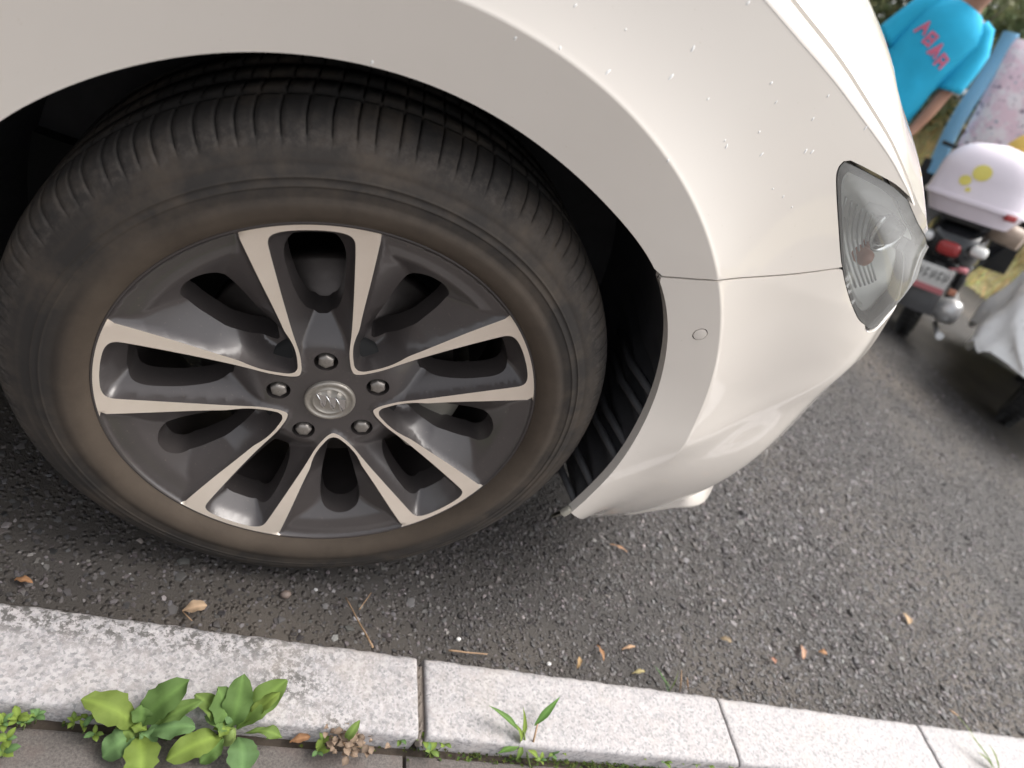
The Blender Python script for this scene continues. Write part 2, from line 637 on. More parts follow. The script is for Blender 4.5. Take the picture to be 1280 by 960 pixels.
def chips():
    n = 420000
    x = rng.uniform(-0.75, 3.2, n)
    y = rng.uniform(-0.112, 2.2, n)
    d = np.sqrt((x - CAM[0]) ** 2 + (y - CAM[1]) ** 2 + CAM[2] ** 2)
    keep = rng.uniform(0, 1, n) < np.clip((1.35 / d) ** 1.9, 0, 0.55)
    under = (y > 0.28) & (x < 0.75)
    keep &= ~(under & (rng.uniform(0, 1, n) < 0.9))
    keep &= ~((x < 0.3) & (rng.uniform(0, 1, n) < 0.45 * np.clip((0.32 - x) / 0.25, 0, 1)))
    keep &= y > KF + KA * x + 0.004
    x, y, d = x[keep], y[keep], d[keep]
    n = len(x)
    r = np.exp(rng.normal(np.log(0.0027), 0.38, n))
    r = np.clip(r, 0.0013, 0.0095)
    r *= np.clip(d / 1.1, 1, 1.6)
    # the strip by the wheel is worn smooth: fewer, bigger stones
    worn = x < 0.28
    r = np.where(worn & (rng.uniform(0, 1, n) < 0.22), r * 1.55, r)
    k = 5
    a = rng.uniform(0, 6.28, n)[:, None] + np.arange(k)[None] * (2 * np.pi / k) + rng.normal(0, 0.2, (n, k))
    rr = r[:, None] * rng.uniform(0.75, 1.2, (n, k))
    asp = rng.uniform(0.6, 1.0, n)[:, None]
    th = rng.uniform(0, 6.28, n)[:, None]
    ux, uy = rr * np.cos(a), rr * np.sin(a) * asp
    bx = ux * np.cos(th) - uy * np.sin(th)
    by = ux * np.sin(th) + uy * np.cos(th)
    h = r * rng.uniform(0.16, 0.55, n)
    h = np.where(worn, h * 0.55, h)
    V = np.zeros((n, 11, 3))
    V[:, :5, 0] = x[:, None] + bx; V[:, :5, 1] = y[:, None] + by; V[:, :5, 2] = -0.001
    tilt = rng.normal(0, 0.25, (n, 2))
    V[:, 5:10, 0] = x[:, None] + bx * 0.68; V[:, 5:10, 1] = y[:, None] + by * 0.68
    V[:, 5:10, 2] = h[:, None] * 0.8 + (bx * tilt[:, :1] + by * tilt[:, 1:]) * 0.5
    V[:, 10, 0] = x; V[:, 10, 1] = y; V[:, 10, 2] = h
    f = []
    for i in range(k):
        j = (i + 1) % k
        f += [(i, j, 5 + j), (i, 5 + j, 5 + i), (5 + i, 5 + j, 10)]
    F = (np.array(f)[None] + np.arange(n)[:, None, None] * 11).reshape(-1, 3)
    g = np.exp(rng.normal(np.log(0.060), 0.50, n))
    g = np.where(rng.uniform(0, 1, n) < 0.01, g * 2.0, g)
    g = np.where(worn, g * 1.15, g)
    tint = np.stack([g * rng.uniform(1.0, 1.16, n), g * rng.uniform(0.93, 1.0, n), g * rng.uniform(0.90, 1.02, n)], 1)
    tint = np.clip(tint, 0.015, 0.6)
    o = fastmesh('stone_chips', V.reshape(-1, 3), F, M['chips'], road_o, np.repeat(tint, 11, 0))
    o['kind'] = 'stuff'
chips()

# kerb: a mortar bed with separate granite stones
def kerb():
    mb = MB()
    xs = np.arange(-2.4, 6.01, 0.2)
    P = []
    for x in xs:
        P.append([(x, kerb_y(x, KF) - 0.010, -0.05), (x, kerb_y(x, KF) - 0.010, KTOP - 0.007), (x, kerb_y(x, KN) + 0.010, KTOP - 0.007), (x, kerb_y(x, KN) + 0.010, -0.05)])
    mb.grid(P, smooth=False)
    k = mb.build('kerb', M['mortar'])
    k['kind'] = 'structure'
    k['label'] = 'kerb of pale granite stones along the asphalt'
    joints = [-2.305, -1.80, -1.295, -0.79, -0.288, 0.2225, 0.7455, 1.2445, 1.745, 2.25, 2.755, 3.26, 3.765, 4.27, 4.775, 5.28, 5.785]
    gaps = {0.2225: 0.011}
    for a, b in zip(joints[:-1], joints[1:]):
        x0 = a + gaps.get(a, 0.004) / 2
        x1 = b - gaps.get(b, 0.004) / 2
        nx = 60
        X = np.r_[x0, x0 + 0.003, np.linspace(x0 + 0.006, x1 - 0.006, nx), x1 - 0.003, x1]
        dz0 = random.uniform(-0.0012, 0.0012)
        prof = [(0, -0.05), (0, -0.02), (0, 0.75), (0.05, 0.93), (0.12, 1.0)]
        rows = []
        for ix, x in enumerate(X):
            e = min(x - x0, x1 - x)
            drop = 0.0022 * max(0, 1 - e / 0.006) ** 2
            chip = 0.0016 * math.sin(x * 91) * math.sin(x * 37 + 1) + 0.0008 * math.sin(x * 260)
            row = []
            yf, yn = kerb_y(x, KF) + chip * 0.6, kerb_y(x, KN) + chip * 0.4
            wd = yf - yn
            for q in (0.0, 0.0025, 0.006):
                z = KTOP + dz0 - (0.004 * (1 - q / 0.006) ** 2) - drop
                if q == 0:
                    row.append((x, yf, -0.06))
                row.append((x, yf - q, z))
            for q in np.linspace(0.10, 0.90, 12):
                row.append((x, yf - wd * q, KTOP + dz0 - drop + 0.0004 * math.sin(x * 60 + q * 17)))
            for q in (0.006, 0.0025, 0.0):
                row.append((x, yn + q, KTOP + dz0 - (0.004 * (1 - q / 0.006) ** 2) - drop))
            row.append((x, yn, -0.06))
            rows.append(row)
        mb = MB()
        mb.grid(rows)
        R = len(rows[0])
        nv = len(mb.v)
        mb.f += [tuple(range(R))[::-1], tuple(range(nv - R, nv))]
        mb.m += [0, 0]; mb.sm += [False, False]
        o = mb.build('kerb_stone', M['granite'], k)
        V = np.array(mb.v)
        # soot and lichen: along the road edge of the stone by the wheel, and a patch beside the weeds
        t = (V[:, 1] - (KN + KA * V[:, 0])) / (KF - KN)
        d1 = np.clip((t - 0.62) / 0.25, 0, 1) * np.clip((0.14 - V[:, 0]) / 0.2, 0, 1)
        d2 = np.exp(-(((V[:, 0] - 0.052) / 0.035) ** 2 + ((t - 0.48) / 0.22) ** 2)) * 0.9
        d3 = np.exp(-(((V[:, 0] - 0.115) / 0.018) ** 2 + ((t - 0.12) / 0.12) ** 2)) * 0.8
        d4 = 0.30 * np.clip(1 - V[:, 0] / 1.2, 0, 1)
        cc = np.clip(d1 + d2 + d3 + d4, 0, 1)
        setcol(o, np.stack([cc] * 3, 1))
    return k
kerb_o = kerb()

# dried mortar ridge in the wide joint
def joint_mortar():
    mb = MB()
    P = []
    for s in np.linspace(0.02, 1.0, 40):
        y = KF - 0.012 + (KN - KF) * 0.99 * s
        xc = 0.2225 + 0.0015 * math.sin(s * 19)
        P.append([(xc + q * 0.0052, y, KTOP - 0.012 + (0.0065 if abs(q) < 0.6 else 0) * (0.75 + 0.5 * math.sin(s * 33 + q * 5) * math.sin(s * 71)) + 0.002 * math.sin(s * 54 + q * 3)) for q in (-1, -0.5, -0.15, 0.2, 0.6, 1)])
    mb.grid(P)
    mb.build('mortar_joint', M['mortar'], kerb_o)
joint_mortar()

def pavement():
    mb = MB()
    mb.add([(-30, KN + KA * -30 + 0.02, PAVE - 0.009), (60, KN + KA * 60 + 0.02, PAVE - 0.009), (60, -40, PAVE - 0.009), (-30, -40, PAVE - 0.009)], [(0, 1, 2, 3)])
    p = mb.build('pavement', M['soil'])
    p['kind'] = 'structure'
    p['label'] = 'grey paved footway beside the kerb'
    L, W, g = 0.30, 0.15, 0.005
    proto = None
    n = 0
    for r in range(12):
        for c in range(-9, 12):
            x = 0.058 + L * c + (0.15 if r % 2 else 0)
            yc = KN + KA * x - 0.009 - W * (r + 0.5)
            if proto is None:
                q = MB()
                X = np.r_[-(L - g) / 2, np.linspace(-(L - g) / 2 + 0.004, (L - g) / 2 - 0.004, 6), (L - g) / 2]
                Y = np.r_[-(W - g) / 2, np.linspace(-(W - g) / 2 + 0.004, (W - g) / 2 - 0.004, 4), (W - g) / 2]
                q.grid([[(a, b, PAVE - (0.003 if (abs(a) > (L - g) / 2 - 1e-6 or abs(b) > (W - g) / 2 - 1e-6) else 0)) for b in Y] for a in X])
                for (A, B) in (((X[0], Y[0]), (X[-1], Y[0])), ((X[-1], Y[0]), (X[-1], Y[-1])), ((X[-1], Y[-1]), (X[0], Y[-1])), ((X[0], Y[-1]), (X[0], Y[0]))):
                    q.add([(*A, PAVE - 0.003), (*B, PAVE - 0.003), (*B, -0.03), (*A, -0.03)], [(0, 1, 2, 3)], 0, False)
                proto = q.build('paver', M['paver'], p)
                o = proto
            else:
                o = proto.copy()
                COL.objects.link(o)
                o.parent = p
            o.location = (x, yc, random.uniform(-0.0012, 0.0012))
            o.rotation_euler = (random.uniform(-.004, .004), random.uniform(-.003, .003), KA)
            n += 1
    return p
pave_o = pavement()

# grassy bank far behind the scooters
VDIR = np.array([0.70, 0.714, 0]) ; VPERP = np.array([0.714, -0.70, 0])
def bank_h(s):
    t = min(max((s - 7.4) / 3.0, 0), 1)
    return 1.15 * t * t * (3 - 2 * t) + max(0, s - 10.2) * 0.04
def bank_pt(s, l, dz=0):
    p = CAM + VDIR * s + VPERP * l
    return np.array([p[0], p[1], bank_h(s) + dz])
def bank():
    mb = MB()
    rows = []
    for l in np.linspace(-40, 40, 90):
        rows.append([bank_pt(s + 0.25 * math.sin(l * 1.3) , l, -0.03 + (0.05 * math.sin(l * 2.1 + s * 3) if s > 6.7 else 0)) for s in np.r_[7.0, np.arange(7.4, 10.4, 0.3), 12, 15, 20, 40, 200]])
    mb.grid(rows)
    o = mb.build('grass_bank', M['bank'])
    o['kind'] = 'structure'
    o['label'] = 'dry yellowish grass bank rising behind the scooters'
    n = 26000
    s = rng.uniform(7.3, 11.5, n)
    l = rng.uniform(-6.5, 6.5, n)
    base = np.array([bank_pt(a + 0.25 * math.sin(b * 1.3), b, -0.02) for a, b in zip(s, l)])
    hgt = rng.uniform(0.08, 0.26, n)
    ang = rng.uniform(0, 6.28, n)
    wdt = rng.uniform(0.006, 0.014, n)
    lean = rng.normal(0, 0.09, (n, 2))
    V = np.zeros((n, 3, 3))
    V[:, 0] = base + np.stack([np.cos(ang) * wdt, np.sin(ang) * wdt, 0 * ang], 1)
    V[:, 1] = base - np.stack([np.cos(ang) * wdt, np.sin(ang) * wdt, 0 * ang], 1)
    V[:, 2] = base + np.stack([lean[:, 0], lean[:, 1], hgt], 1)
    t = rng.uniform(0.5, 1.4, n)
    col = np.stack([t * rng.uniform(0.7, 1.2, n), t * rng.uniform(0.85, 1.15, n), t * 0.9], 1)
    g = fastmesh('bank_grass', V.reshape(-1, 3), np.arange(n * 3).reshape(-1, 3), M['grass'], None, np.repeat(col, 3, 0))
    g['kind'] = 'stuff'
    g['label'] = 'tufts of dry grass covering the bank'
    g['category'] = 'grass'
bank()

# ================================================================== WHITE CAR
car = tag(empty('car', (0, 0.905, 0)), 'white car parked tight against the granite kerb, dusty front wheel on dark alloy', 'car')
YC = 0.905
def sstep(a, b, x):
    t = np.clip((np.asarray(x, float) - a) / (b - a), 0, 1)
    return t * t * (3 - 2 * t)

PL = spline([(-1.75, -0.012), (-1.2, -0.02), (-0.6, -0.024), (0, -0.022), (0.25, -0.018), (0.4, -0.006), (0.5, 0.011), (0.6, 0.042), (0.65, 0.073), (0.7, 0.12), (0.8, 0.26), (0.875, 0.45), (0.925, 0.66), (0.945, 0.905)], 24)
seg = np.linalg.norm(np.diff(PL, axis=0), axis=1)
PU = np.r_[0, np.cumsum(seg)]
PU -= np.interp(0, PL[:, 0], PU)
tg = np.gradient(PL, axis=0)
tg /= np.linalg.norm(tg, axis=1)[:, None]
PN = np.stack([-tg[:, 1], tg[:, 0]], 1)      # inward normal
PN[-1] = (-1, 0)
UEND = PU[-1]
CRU, CRW = [0.0, 1.0], [0.6, 0.6]            # crest line, filled in below
RIDGE = [(0.3, 0.1), (0.9, 0.3)]

def inset(u, w, ridge=True):
    u = np.asarray(u, float); w = np.asarray(w, float)
    rho = np.hypot(u, w)
    fl = np.where(rho < 0.45, (0.45 - rho) * 0.15, 0.0003 * sstep(0.4485, 0.4535, rho) + 0.029 * (1 - np.exp(-(rho - 0.45) / 0.085)))
    fade = np.where(u > 0, sstep(0.0, 0.2, w), sstep(-0.2, 0.1, w))
    fl = np.where(rho < 0.45, fl, fl * (1 - 0.85 * sstep(0.43, 0.64, u) * (1 - sstep(0.26, 0.44, w))))
    d = fl * fade
    d = d + 0.06 * np.clip(w - 0.34, 0, None) ** 1.0 * sstep(0.1, 0.5, u) + sstep(0.38, 0.8, u) * 0.05 * np.clip(w - 0.30, 0, None)
    d = d + sstep(0.32, 0.5, u) * (1.0 * np.clip(0.12 - w, 0, None) ** 2 * 1.0)
    if ridge:
        rw = np.interp(u, [p[0] for p in RIDGE], [p[1] for p in RIDGE])
        k = sstep(0.36, 0.46, u)
        d = d - k * 0.0022 * np.exp(-((w - rw) / 0.035) ** 2)
        d = d + k * 0.002 * sstep(-0.02, 0.08, rw - w)
    return d

def plan(u):
    x = np.interp(u, PU, PL[:, 0]); y = np.interp(u, PU, PL[:, 1])
    nx = np.interp(u, PU, PN[:, 0]); ny = np.interp(u, PU, PN[:, 1])
    L = np.hypot(nx, ny)
    return x, y, nx / L, ny / L

def skin(u, w, off=0.0):
    """world point(s) of the car's outer skin; off pushes inward"""
    x, y, nx, ny = plan(u)
    d = inset(u, w) + off
    return np.stack([x + nx * d, y + ny * d, np.asarray(w, float) + H + 0 * x], -1)

def hit(px, ridge=True):
    d = ray(px)
    t = np.linspace(0.25, 2.2, 1600)
    P = CAM + d * t[:, None]
    D = (P[:, None, 0] - PL[None, :, 0]) ** 2 + (P[:, None, 1] - PL[None, :, 1]) ** 2
    i = D.argmin(1)
    u0 = PU[i] + ((P[:, :2] - PL[i]) * tg[i]).sum(1)
    _x, _y, nx, ny = plan(u0)
    dep = (P[:, 0] - _x) * nx + (P[:, 1] - _y) * ny
    F = dep - inset(u0, P[:, 2] - H, ridge)
    k = np.where((F[:-1] < 0) & (F[1:] >= 0))[0]
    if len(k) == 0:
        k = [int(np.argmin(np.abs(F)))]
        return u0[k[0]], P[k[0], 2] - H
    k = k[0]
    a = -F[k] / (F[k + 1] - F[k])
    return u0[k] + a * (u0[k + 1] - u0[k]), P[k, 2] - H + a * (P[k + 1, 2] - P[k, 2])

def proj(P):
    q = np.atleast_2d(P) - CAM
    z = q @ RZ
    return np.stack([q @ RX / z * FPX + 640, q @ RY / z * FPX + 480], 1)

RIDGE = [(0.30, 0.10)] + sorted(hit(p, False) for p in ((800, 585), (855, 560), (960, 510), (1040, 455))) + [(1.3, 0.30)]
_r = np.array(RIDGE); _ru = np.linspace(0.3, 1.3, 60); _rw = np.interp(_ru, _r[:, 0], _r[:, 1])
_rw = np.convolve(np.pad(_rw, 6, mode='edge'), np.ones(13) / 13, 'valid')
RIDGE = list(zip(_ru, _rw))
# shoulder crest of the front wing
cr = [hit(p) for p in ((958, 0), (1000, 49), (1042, 98), (1078, 146), (1113, 195), (1132, 230))]
cr = sorted(cr)
sl0 = (cr[1][1] - cr[0][1]) / (cr[1][0] - cr[0][0])
CRU = [-1.8, -0.6, cr[0][0] - 0.4, cr[0][0] - 0.15] + [c[0] for c in cr] + [cr[-1][0] + 0.12, cr[-1][0] + 0.3, UEND]
w0 = cr[0][1]
CRW = [w0 + 0.16, w0 + 0.125, w0 + 0.085, w0 - sl0 * 0.15] + [c[1] for c in cr] + [cr[-1][1] - 0.035, cr[-1][1] - 0.055, cr[-1][1] - 0.055]
print('crest', [(round(a, 3), round(b, 3)) for a, b in zip(CRU, CRW)])
print('ridge', RIDGE)
_cs = spline(np.stack([CRU, CRW], 1), 10)
def crest(u):
    return np.interp(u, _cs[:, 0], _cs[:, 1])
# bonnet gap: distance from the crest across the wing's top
gappx = np.array([(991, 0), (1060, 89), (1123, 193), (1142, 249)], float)
def topdir(u):
    _x, _y, nx, ny = plan(u)
    v = np.stack([nx * 0.80, ny * 0.80, 0 * nx + 0.60], -1)
    return v
gs = []
for u in np.linspace(cr[0][0], cr[-1][0], 9):
    C = skin(u, crest(u)); D = topdir(u)
    ss = np.linspace(0.004, 0.12, 60)
    q = proj(C + D * ss[:, None])
    dd = segdist(q, gappx, False)
    gs.append((u, ss[dd.argmin()]))
print('gap', [(round(a, 3), round(b, 3)) for a, b in gs])
gs[0] = (gs[0][0], gs[1][1] + 0.001)
_gu = [-1.8] + [g[0] for g in gs] + [gs[-1][0] + 0.1, UEND]
_gv = [gs[0][1] + 0.012] + [g[1] for g in gs] + [max(gs[-1][1] * 0.8, 0.012), 0.02]
_gv = list(np.convolve(np.r_[_gv[0], _gv, _gv[-1]], [0.25, 0.5, 0.25], 'valid'))
def gapw(u):
    return np.interp(u, _gu, _gv)
def mirror(mb):
    r = MB()
    r.v = [(x, 2 * YC - y, z) for x, y, z in mb.v]
    r.f = [f[::-1] for f in mb.f]
    r.m, r.sm = list(mb.m), list(mb.sm)
    r.n = {i: (q[0], -q[1], q[2]) for i, q in mb.n.items()}
    return r

archpx = [(0, 148), (60, 120), (150, 88), (230, 70), (310, 65), (400, 71), (480, 87), (560, 115), (640, 158), (700, 205), (760, 262), (800, 305), (827, 346), (835, 400), (833, 440), (820, 500), (790, 555), (750, 605), (714, 641)]
A = [hit(p) for p in archpx]
# smooth radius, then continue behind the wheel
ath = np.array([math.atan2(a[0], a[1]) for a in A])
arr = np.array([math.hypot(*a) for a in A])
arr = np.convolve(np.r_[arr[0], arr, arr[-1]], [0.25, 0.5, 0.25], 'valid')
th0 = np.linspace(rad(-112), ath[0], 14)[:-1]
ath = np.r_[th0, ath]; arr = np.r_[np.full(len(th0), arr[0]), arr]
tt = np.linspace(ath[0], ath[-1], 150)
AR = np.interp(tt, ath, arr)
AR = np.convolve(np.r_[[AR[0]] * 3, AR, [AR[-1]] * 3], np.ones(7) / 7, 'valid')
ARCH = np.stack([AR * np.sin(tt), AR * np.cos(tt)], 1)          # (u, w) back to front
seam = np.array([hit(p) for p in ((827, 346), (866, 349), (905, 350), (980, 344), (1052, 335))])
hl_back = np.array([hit(p) for p in ((1057, 203), (1050, 212), (1047.5, 230), (1050, 280), (1053.8, 330), (1062.5, 370), (1073.8, 398), (1083, 407))])
hl_top = np.array([hit(p) for p in ((1076, 212), (1095, 222), (1118, 235), (1139, 248))])
hl_top[:, 1] = np.minimum(hl_top[:, 1], crest(hl_top[:, 0]) - 0.004)
print('seam', seam.round(3).tolist()); print('hlback', hl_back.round(3).tolist()); print('hltop', hl_top.round(3).tolist())
sens = hit((875, 418))
ub, wb = hl_back[-1]
hl_end = 0.90
hl_low = np.array([(ub + 0.02, wb - 0.004), (ub + 0.06, wb + 0.006), (ub + 0.12, wb + 0.03), (hl_end - 0.05, wb + 0.055), (hl_end, crest(hl_end) - 0.045)])
uu = np.linspace(hl_top[-1][0] + 0.02, hl_end, 12)
hl_t2 = np.stack([uu, crest(uu) - 0.004], 1)
HLP = np.vstack([spline(hl_back, 5), spline(np.vstack([hl_back[-1:], hl_low]), 4)[1:], hl_t2[::-1], spline(np.vstack([hl_back[:1], hl_top]), 4)[1:][::-1]])

def panel(name, poly, holes, sp, mats, parent, flange=0.014, both=True, shrink=0.0, crestfix=False):
    poly = resample(poly, sp * 0.7)
    hs_ = [resample(h, sp * 0.5) for h in holes]
    # extra rows of points keep the edge of the arch flare crisp
    X = []
    for rr_ in (0.4440, 0.4482, 0.4500, 0.4518, 0.4560, 0.462):
        n_ = 400
        a_ = np.linspace(-2.2, 2.2, n_)
        X.append(np.stack([rr_ * np.sin(a_), rr_ * np.cos(a_)], 1))
    X = np.vstack(X)
    V, T = cdt([poly] + hs_, poly, hs_, sp, (X, lambda g: np.abs(np.hypot(g[:, 0], g[:, 1]) - 0.452) > 0.014))
    mb = MB()
    P = skin(V[:, 0], V[:, 1])
    h = 0.0008
    N = np.cross(skin(V[:, 0] + h, V[:, 1]) - skin(V[:, 0] - h, V[:, 1]), skin(V[:, 0], V[:, 1] + h) - skin(V[:, 0], V[:, 1] - h))
    N /= np.linalg.norm(N, axis=1)[:, None]
    _x, _y, nx_, ny_ = plan(V[:, 0])
    N *= np.where(N[:, 0] * nx_ + N[:, 1] * ny_ > 0, -1, 1)[:, None]
    g_ = np.cross(P[T[:, 1]] - P[T[:, 0]], P[T[:, 2]] - P[T[:, 0]])
    if (g_ * N[T[:, 0]]).sum() < 0:
        T = T[:, ::-1]
    mb.add(P, T)
    mb.n = {i: tuple(q) for i, q in enumerate(N)}
    E_ = boundary(T)
    Q = skin(V[:, 0], V[:, 1], flange)
    # rolled edge: short round-over, then the return flange
    for a, b in E_:
        mb.add([P[a], P[b], Q[b], Q[a]], [(0, 1, 2, 3)])
    return mb

# --- wing (fender)
si = int(np.argmin(np.abs(ARCH[:, 0] - seam[0][0]) + np.abs(ARCH[:, 1] - seam[0][1])))
uback = -0.62
top_u = np.linspace(hl_t2[0][0] - 0.004, uback, 90)
wing_poly = np.vstack([ARCH[:si], spline(seam, 6) + (0, 0.0012), (HLP_b := spline(hl_back, 5)[:26][::-1] - (0.0035, 0))[HLP_b[:, 1] > seam[-1][1] + 0.004],
                       spline(np.vstack([hl_back[:1], hl_top]), 4)[1:] + (0, 0.0035), np.stack([top_u, crest(top_u)], 1), [(uback, -0.15)]])
wing_m = panel('wing', wing_poly, [], 0.011, M['paint'], car)
# top of the wing between crest and bonnet gap
def topstrip(mb, u0, u1, n, s_of):
    rows = []
    for u in np.linspace(u0, u1, n):
        C = skin(u, crest(u) - 0.0012, -0.0003); D = topdir(u); L = s_of(u)
        _x, _y, nx, ny = plan(u)
        r = min(0.010, L * 0.45)
        row = []
        for a in np.linspace(0, 1, 6):            # round-over
            t1 = np.array([0, 0, 1.0]); 
            row.append(C + (t1 * (1 - a) * a * r * 1.2) + D * (a * a * r))
        for q in np.linspace(r, L, 6)[1:]:
            row.append(C + D * q)
        e = row[-1]
        row.append(e + np.array([nx * 0.001, ny * 0.001, -0.004]))
        row.append(e + np.array([nx * 0.001, ny * 0.001, -0.022]))
        rows.append(row)
    mb.grid(rows)
topstrip(wing_m, hl_t2[0][0] - 0.004, uback, 90, gapw)
wing = wing_m.build('wing', M['paint'], car, fixn=False)
mirror(wing_m).build('wing', M['paint'], car, fixn=False)

# --- front bumper
botpx = [(742, 648), (765, 645), (800, 640), (838, 634), (860, 629)]
bot = np.array([hit(p) for p in botpx])
print('bot', bot.round(3).tolist())
bw = bot[-1][1]
nose_u = np.linspace(bot[-1][0] + 0.05, UEND, 30)
nose_b = np.stack([nose_u, np.full(30, bw - 0.02)], 1)
top_n = np.linspace(UEND, hl_end + 0.004, 20)
bump_poly = np.vstack([ARCH[si:][::-1][:0], ARCH[si + 1:], bot, nose_b, np.stack([top_n, crest(top_n)], 1),
                       (np.vstack([[(hl_end + 0.004, crest(hl_end) - 0.045)], spline(np.vstack([hl_back[-1:], hl_low]), 4)[1:][::-1] - (0, 0.004), spline(hl_back, 5)[::-1] - (0.0035, 0.0)])),])
hb = bump_poly[len(bump_poly) - 36:]
bump_poly = np.vstack([bump_poly[:len(bump_poly) - 36], hb[hb[:, 1] < seam[-1][1] - 0.002], (spline(seam, 6) - (0, 0.0012))[::-1][1:]])
grille = np.array([(UEND - 0.40, 0.02), (UEND, 0.02), (UEND, crest(UEND) - 0.05), (UEND - 0.43, crest(UEND) - 0.06), (UEND - 0.46, 0.12)])
grille[:, 0] -= 0.004
sens_c = np.array([(sens[0] + 0.0085 * math.cos(a), sens[1] + 0.0085 * math.sin(a)) for a in np.linspace(0, 2 * math.pi, 28, endpoint=False)])
bump_m = panel('bumper', bump_poly, [sens_c, grille], 0.011, M['paint'], car)
bm2 = mirror(bump_m)
b0_ = bump_m.add(bm2.v, bm2.f)
bump_m.n.update({i + b0_: q for i, q in bm2.n.items()})
bumper = bump_m.build('bumper', M['paint'], car, fixn=False)
# parking sensor: painted disc in a dark ring
def disc_on_skin(mb, c, r, off, n=28, dome=0.0):
    rows = []
    for q in (1.0, 0.7, 0.35, 0.02):
        rows.append([skin(c[0] + r * q * math.cos(a), c[1] + r * q * math.sin(a), off - dome * (1 - q * q)) for a in np.linspace(0, 2 * math.pi, n, endpoint=False)])
    mb.grid(rows, cv=True)
mb = MB(); disc_on_skin(mb, sens, 0.0088, 0.0035); sring = mb.build('sensor_seal', M['gap'], bumper)
mb = MB(); disc_on_skin(mb, sens, 0.0074, -0.0004, dome=0.0006)
mb.grid([[skin(sens[0] + 0.0074 * math.cos(a), sens[1] + 0.0074 * math.sin(a), o) for a in np.linspace(0, 2 * math.pi, 28, endpoint=False)] for o in (-0.0004, 0.004)], cv=True)
mb.build('parking_sensor', M['paint'], bumper)
# dark grille with slats across the nose
gm = MB()
gu = np.linspace(UEND - 0.46, UEND, 20)
gm.grid([[skin(u, q, 0.05) for q in np.linspace(0.0, crest(UEND) - 0.03, 8)] for u in gu])
g2 = mirror(gm); gm.add(g2.v, g2.f)
grl = gm.build('grille', M['blackplastic'], bumper)
for q in np.linspace(0.06, crest(UEND) - 0.08, 6):
    s = MB()
    pts = [skin(u, q, 0.02) for u in np.linspace(UEND - 0.42, UEND, 14)]
    pts = pts + [(p[0], 2 * YC - p[1], p[2]) for p in pts[::-1][1:]]
    s.tube(pts, 0.007, 6)
    s.build('grille_slat', M['chrome'], bumper)
# seam shadow strips behind the panel gaps
sm_ = MB()
for C in (spline(seam, 6),):
    sm_.grid([[skin(p[0], p[1] - 0.006, 0.006), skin(p[0], p[1] + 0.006, 0.006)] for p in C])
sm_.build('panel_gap', M['gap'], car)

# lower lip under the bumper corner, turning up at the front
def lip():
    mb = MB()
    rows = []
    for u in np.linspace(bot[-1][0] - 0.035, UEND, 60):
        k = sstep(bot[-1][0] - 0.04, bot[-1][0] + 0.06, u)
        w0_ = np.interp(u, bot[:, 0], bot[:, 1]) if u < bot[-1][0] else bw
        prof = [(0.012, w0_ + 0.02), (-0.004 * k, w0_ + 0.004), (-0.024 * k, w0_ - 0.010), (-0.027 * k, w0_ - 0.018), (-0.018 * k, w0_ - 0.026), (0.03, w0_ - 0.028), (0.10, w0_ - 0.024)]
        rows.append([skin(u, max(q, -0.3), o) for o, q in prof])
    mb.grid(rows)
    m2 = mirror(mb); mb.add(m2.v, m2.f)
    mb.build('lower_lip', M['paint'], bumper)
lip()
# thin dusty air deflector hanging behind the bumper's lower edge
def deflector():
    mb = MB()
    rows = []
    for t in np.linspace(0, 1, 24):
        px_t = (716 + 120 * t, 646 - 10 * t)
        u, q = hit(px_t)
        a = skin(u, q + 0.012, 0.010)
        b = skin(u - 0.012 * (1 - t), q - 0.030 * (1 - t) - 0.003, 0.022)
        rows.append([a, b, b + np.array([0.001, 0.006, 0]), a + np.array([0.001, 0.006, 0])])
    mb.grid(rows)
    mb.build('air_deflector', simple('dusty_dark_plastic', (0.12, 0.11, 0.085), 0.75, 0.25, 60), bumper)
    c = MB()
    p = skin(ARCH[-1][0] - 0.004, ARCH[-1][1] - 0.004, 0.006)
    c.box(p, (0.010, 0.008, 0.016), 0, Matrix.Rotation(0.4, 3, 'Y'), 0.002)
    c.build('retaining_clip', simple('pale_clip', (0.33, 0.31, 0.26), 0.6), bumper)
deflector()

# --- bonnet: follows the gap line and crowns towards the middle
def bonnet():
    us = np.r_[np.linspace(-0.60, hl_t2[0][0], 60), np.linspace(hl_t2[0][0], UEND, 40)[1:]]
    S = np.array([skin(u, crest(u)) + topdir(u) * (gapw(u) + 0.0052) for u in us])
    S2 = S[::-1][1:].copy(); S2[:, 1] = 2 * YC - S2[:, 1]
    full = np.vstack([S, S2])
    loop = resample(full[:, :2], 0.012)
    V, T = cdt([loop], loop, [], 0.016)
    # nearest seam point gives edge height, distance gives the crown
    F2 = full[:, :2]
    dist = np.full(len(V), 1e9); zz = np.zeros(len(V))
    for i in range(len(full) - 1):
        a, b = F2[i], F2[i + 1]
        d = b - a; L = d @ d
        t = np.clip(((V - a) @ d) / L, 0, 1)
        D = np.linalg.norm(V - a - t[:, None] * d, axis=1)
        k = D < dist
        dist = np.where(k, D, dist)
        zz = np.where(k, full[i, 2] + t * (full[i + 1, 2] - full[i, 2]), zz)
    zz = zz + 0.150 * (1 - np.exp(-dist / 0.16)) + 0.012 * dist
    P = np.c_[V, zz]
    # soften the ridge where front and side fields meet
    mb = MB()
    mb.add(P, T)
    for a, b in boundary(T):
        mb.add([P[a], P[b], P[b] - (0, 0, 0.02), P[a] - (0, 0, 0.02)], [(0, 1, 2, 3)])
    return mb.build('bonnet', M['paint'], car)
bonnet()
gpm = MB()
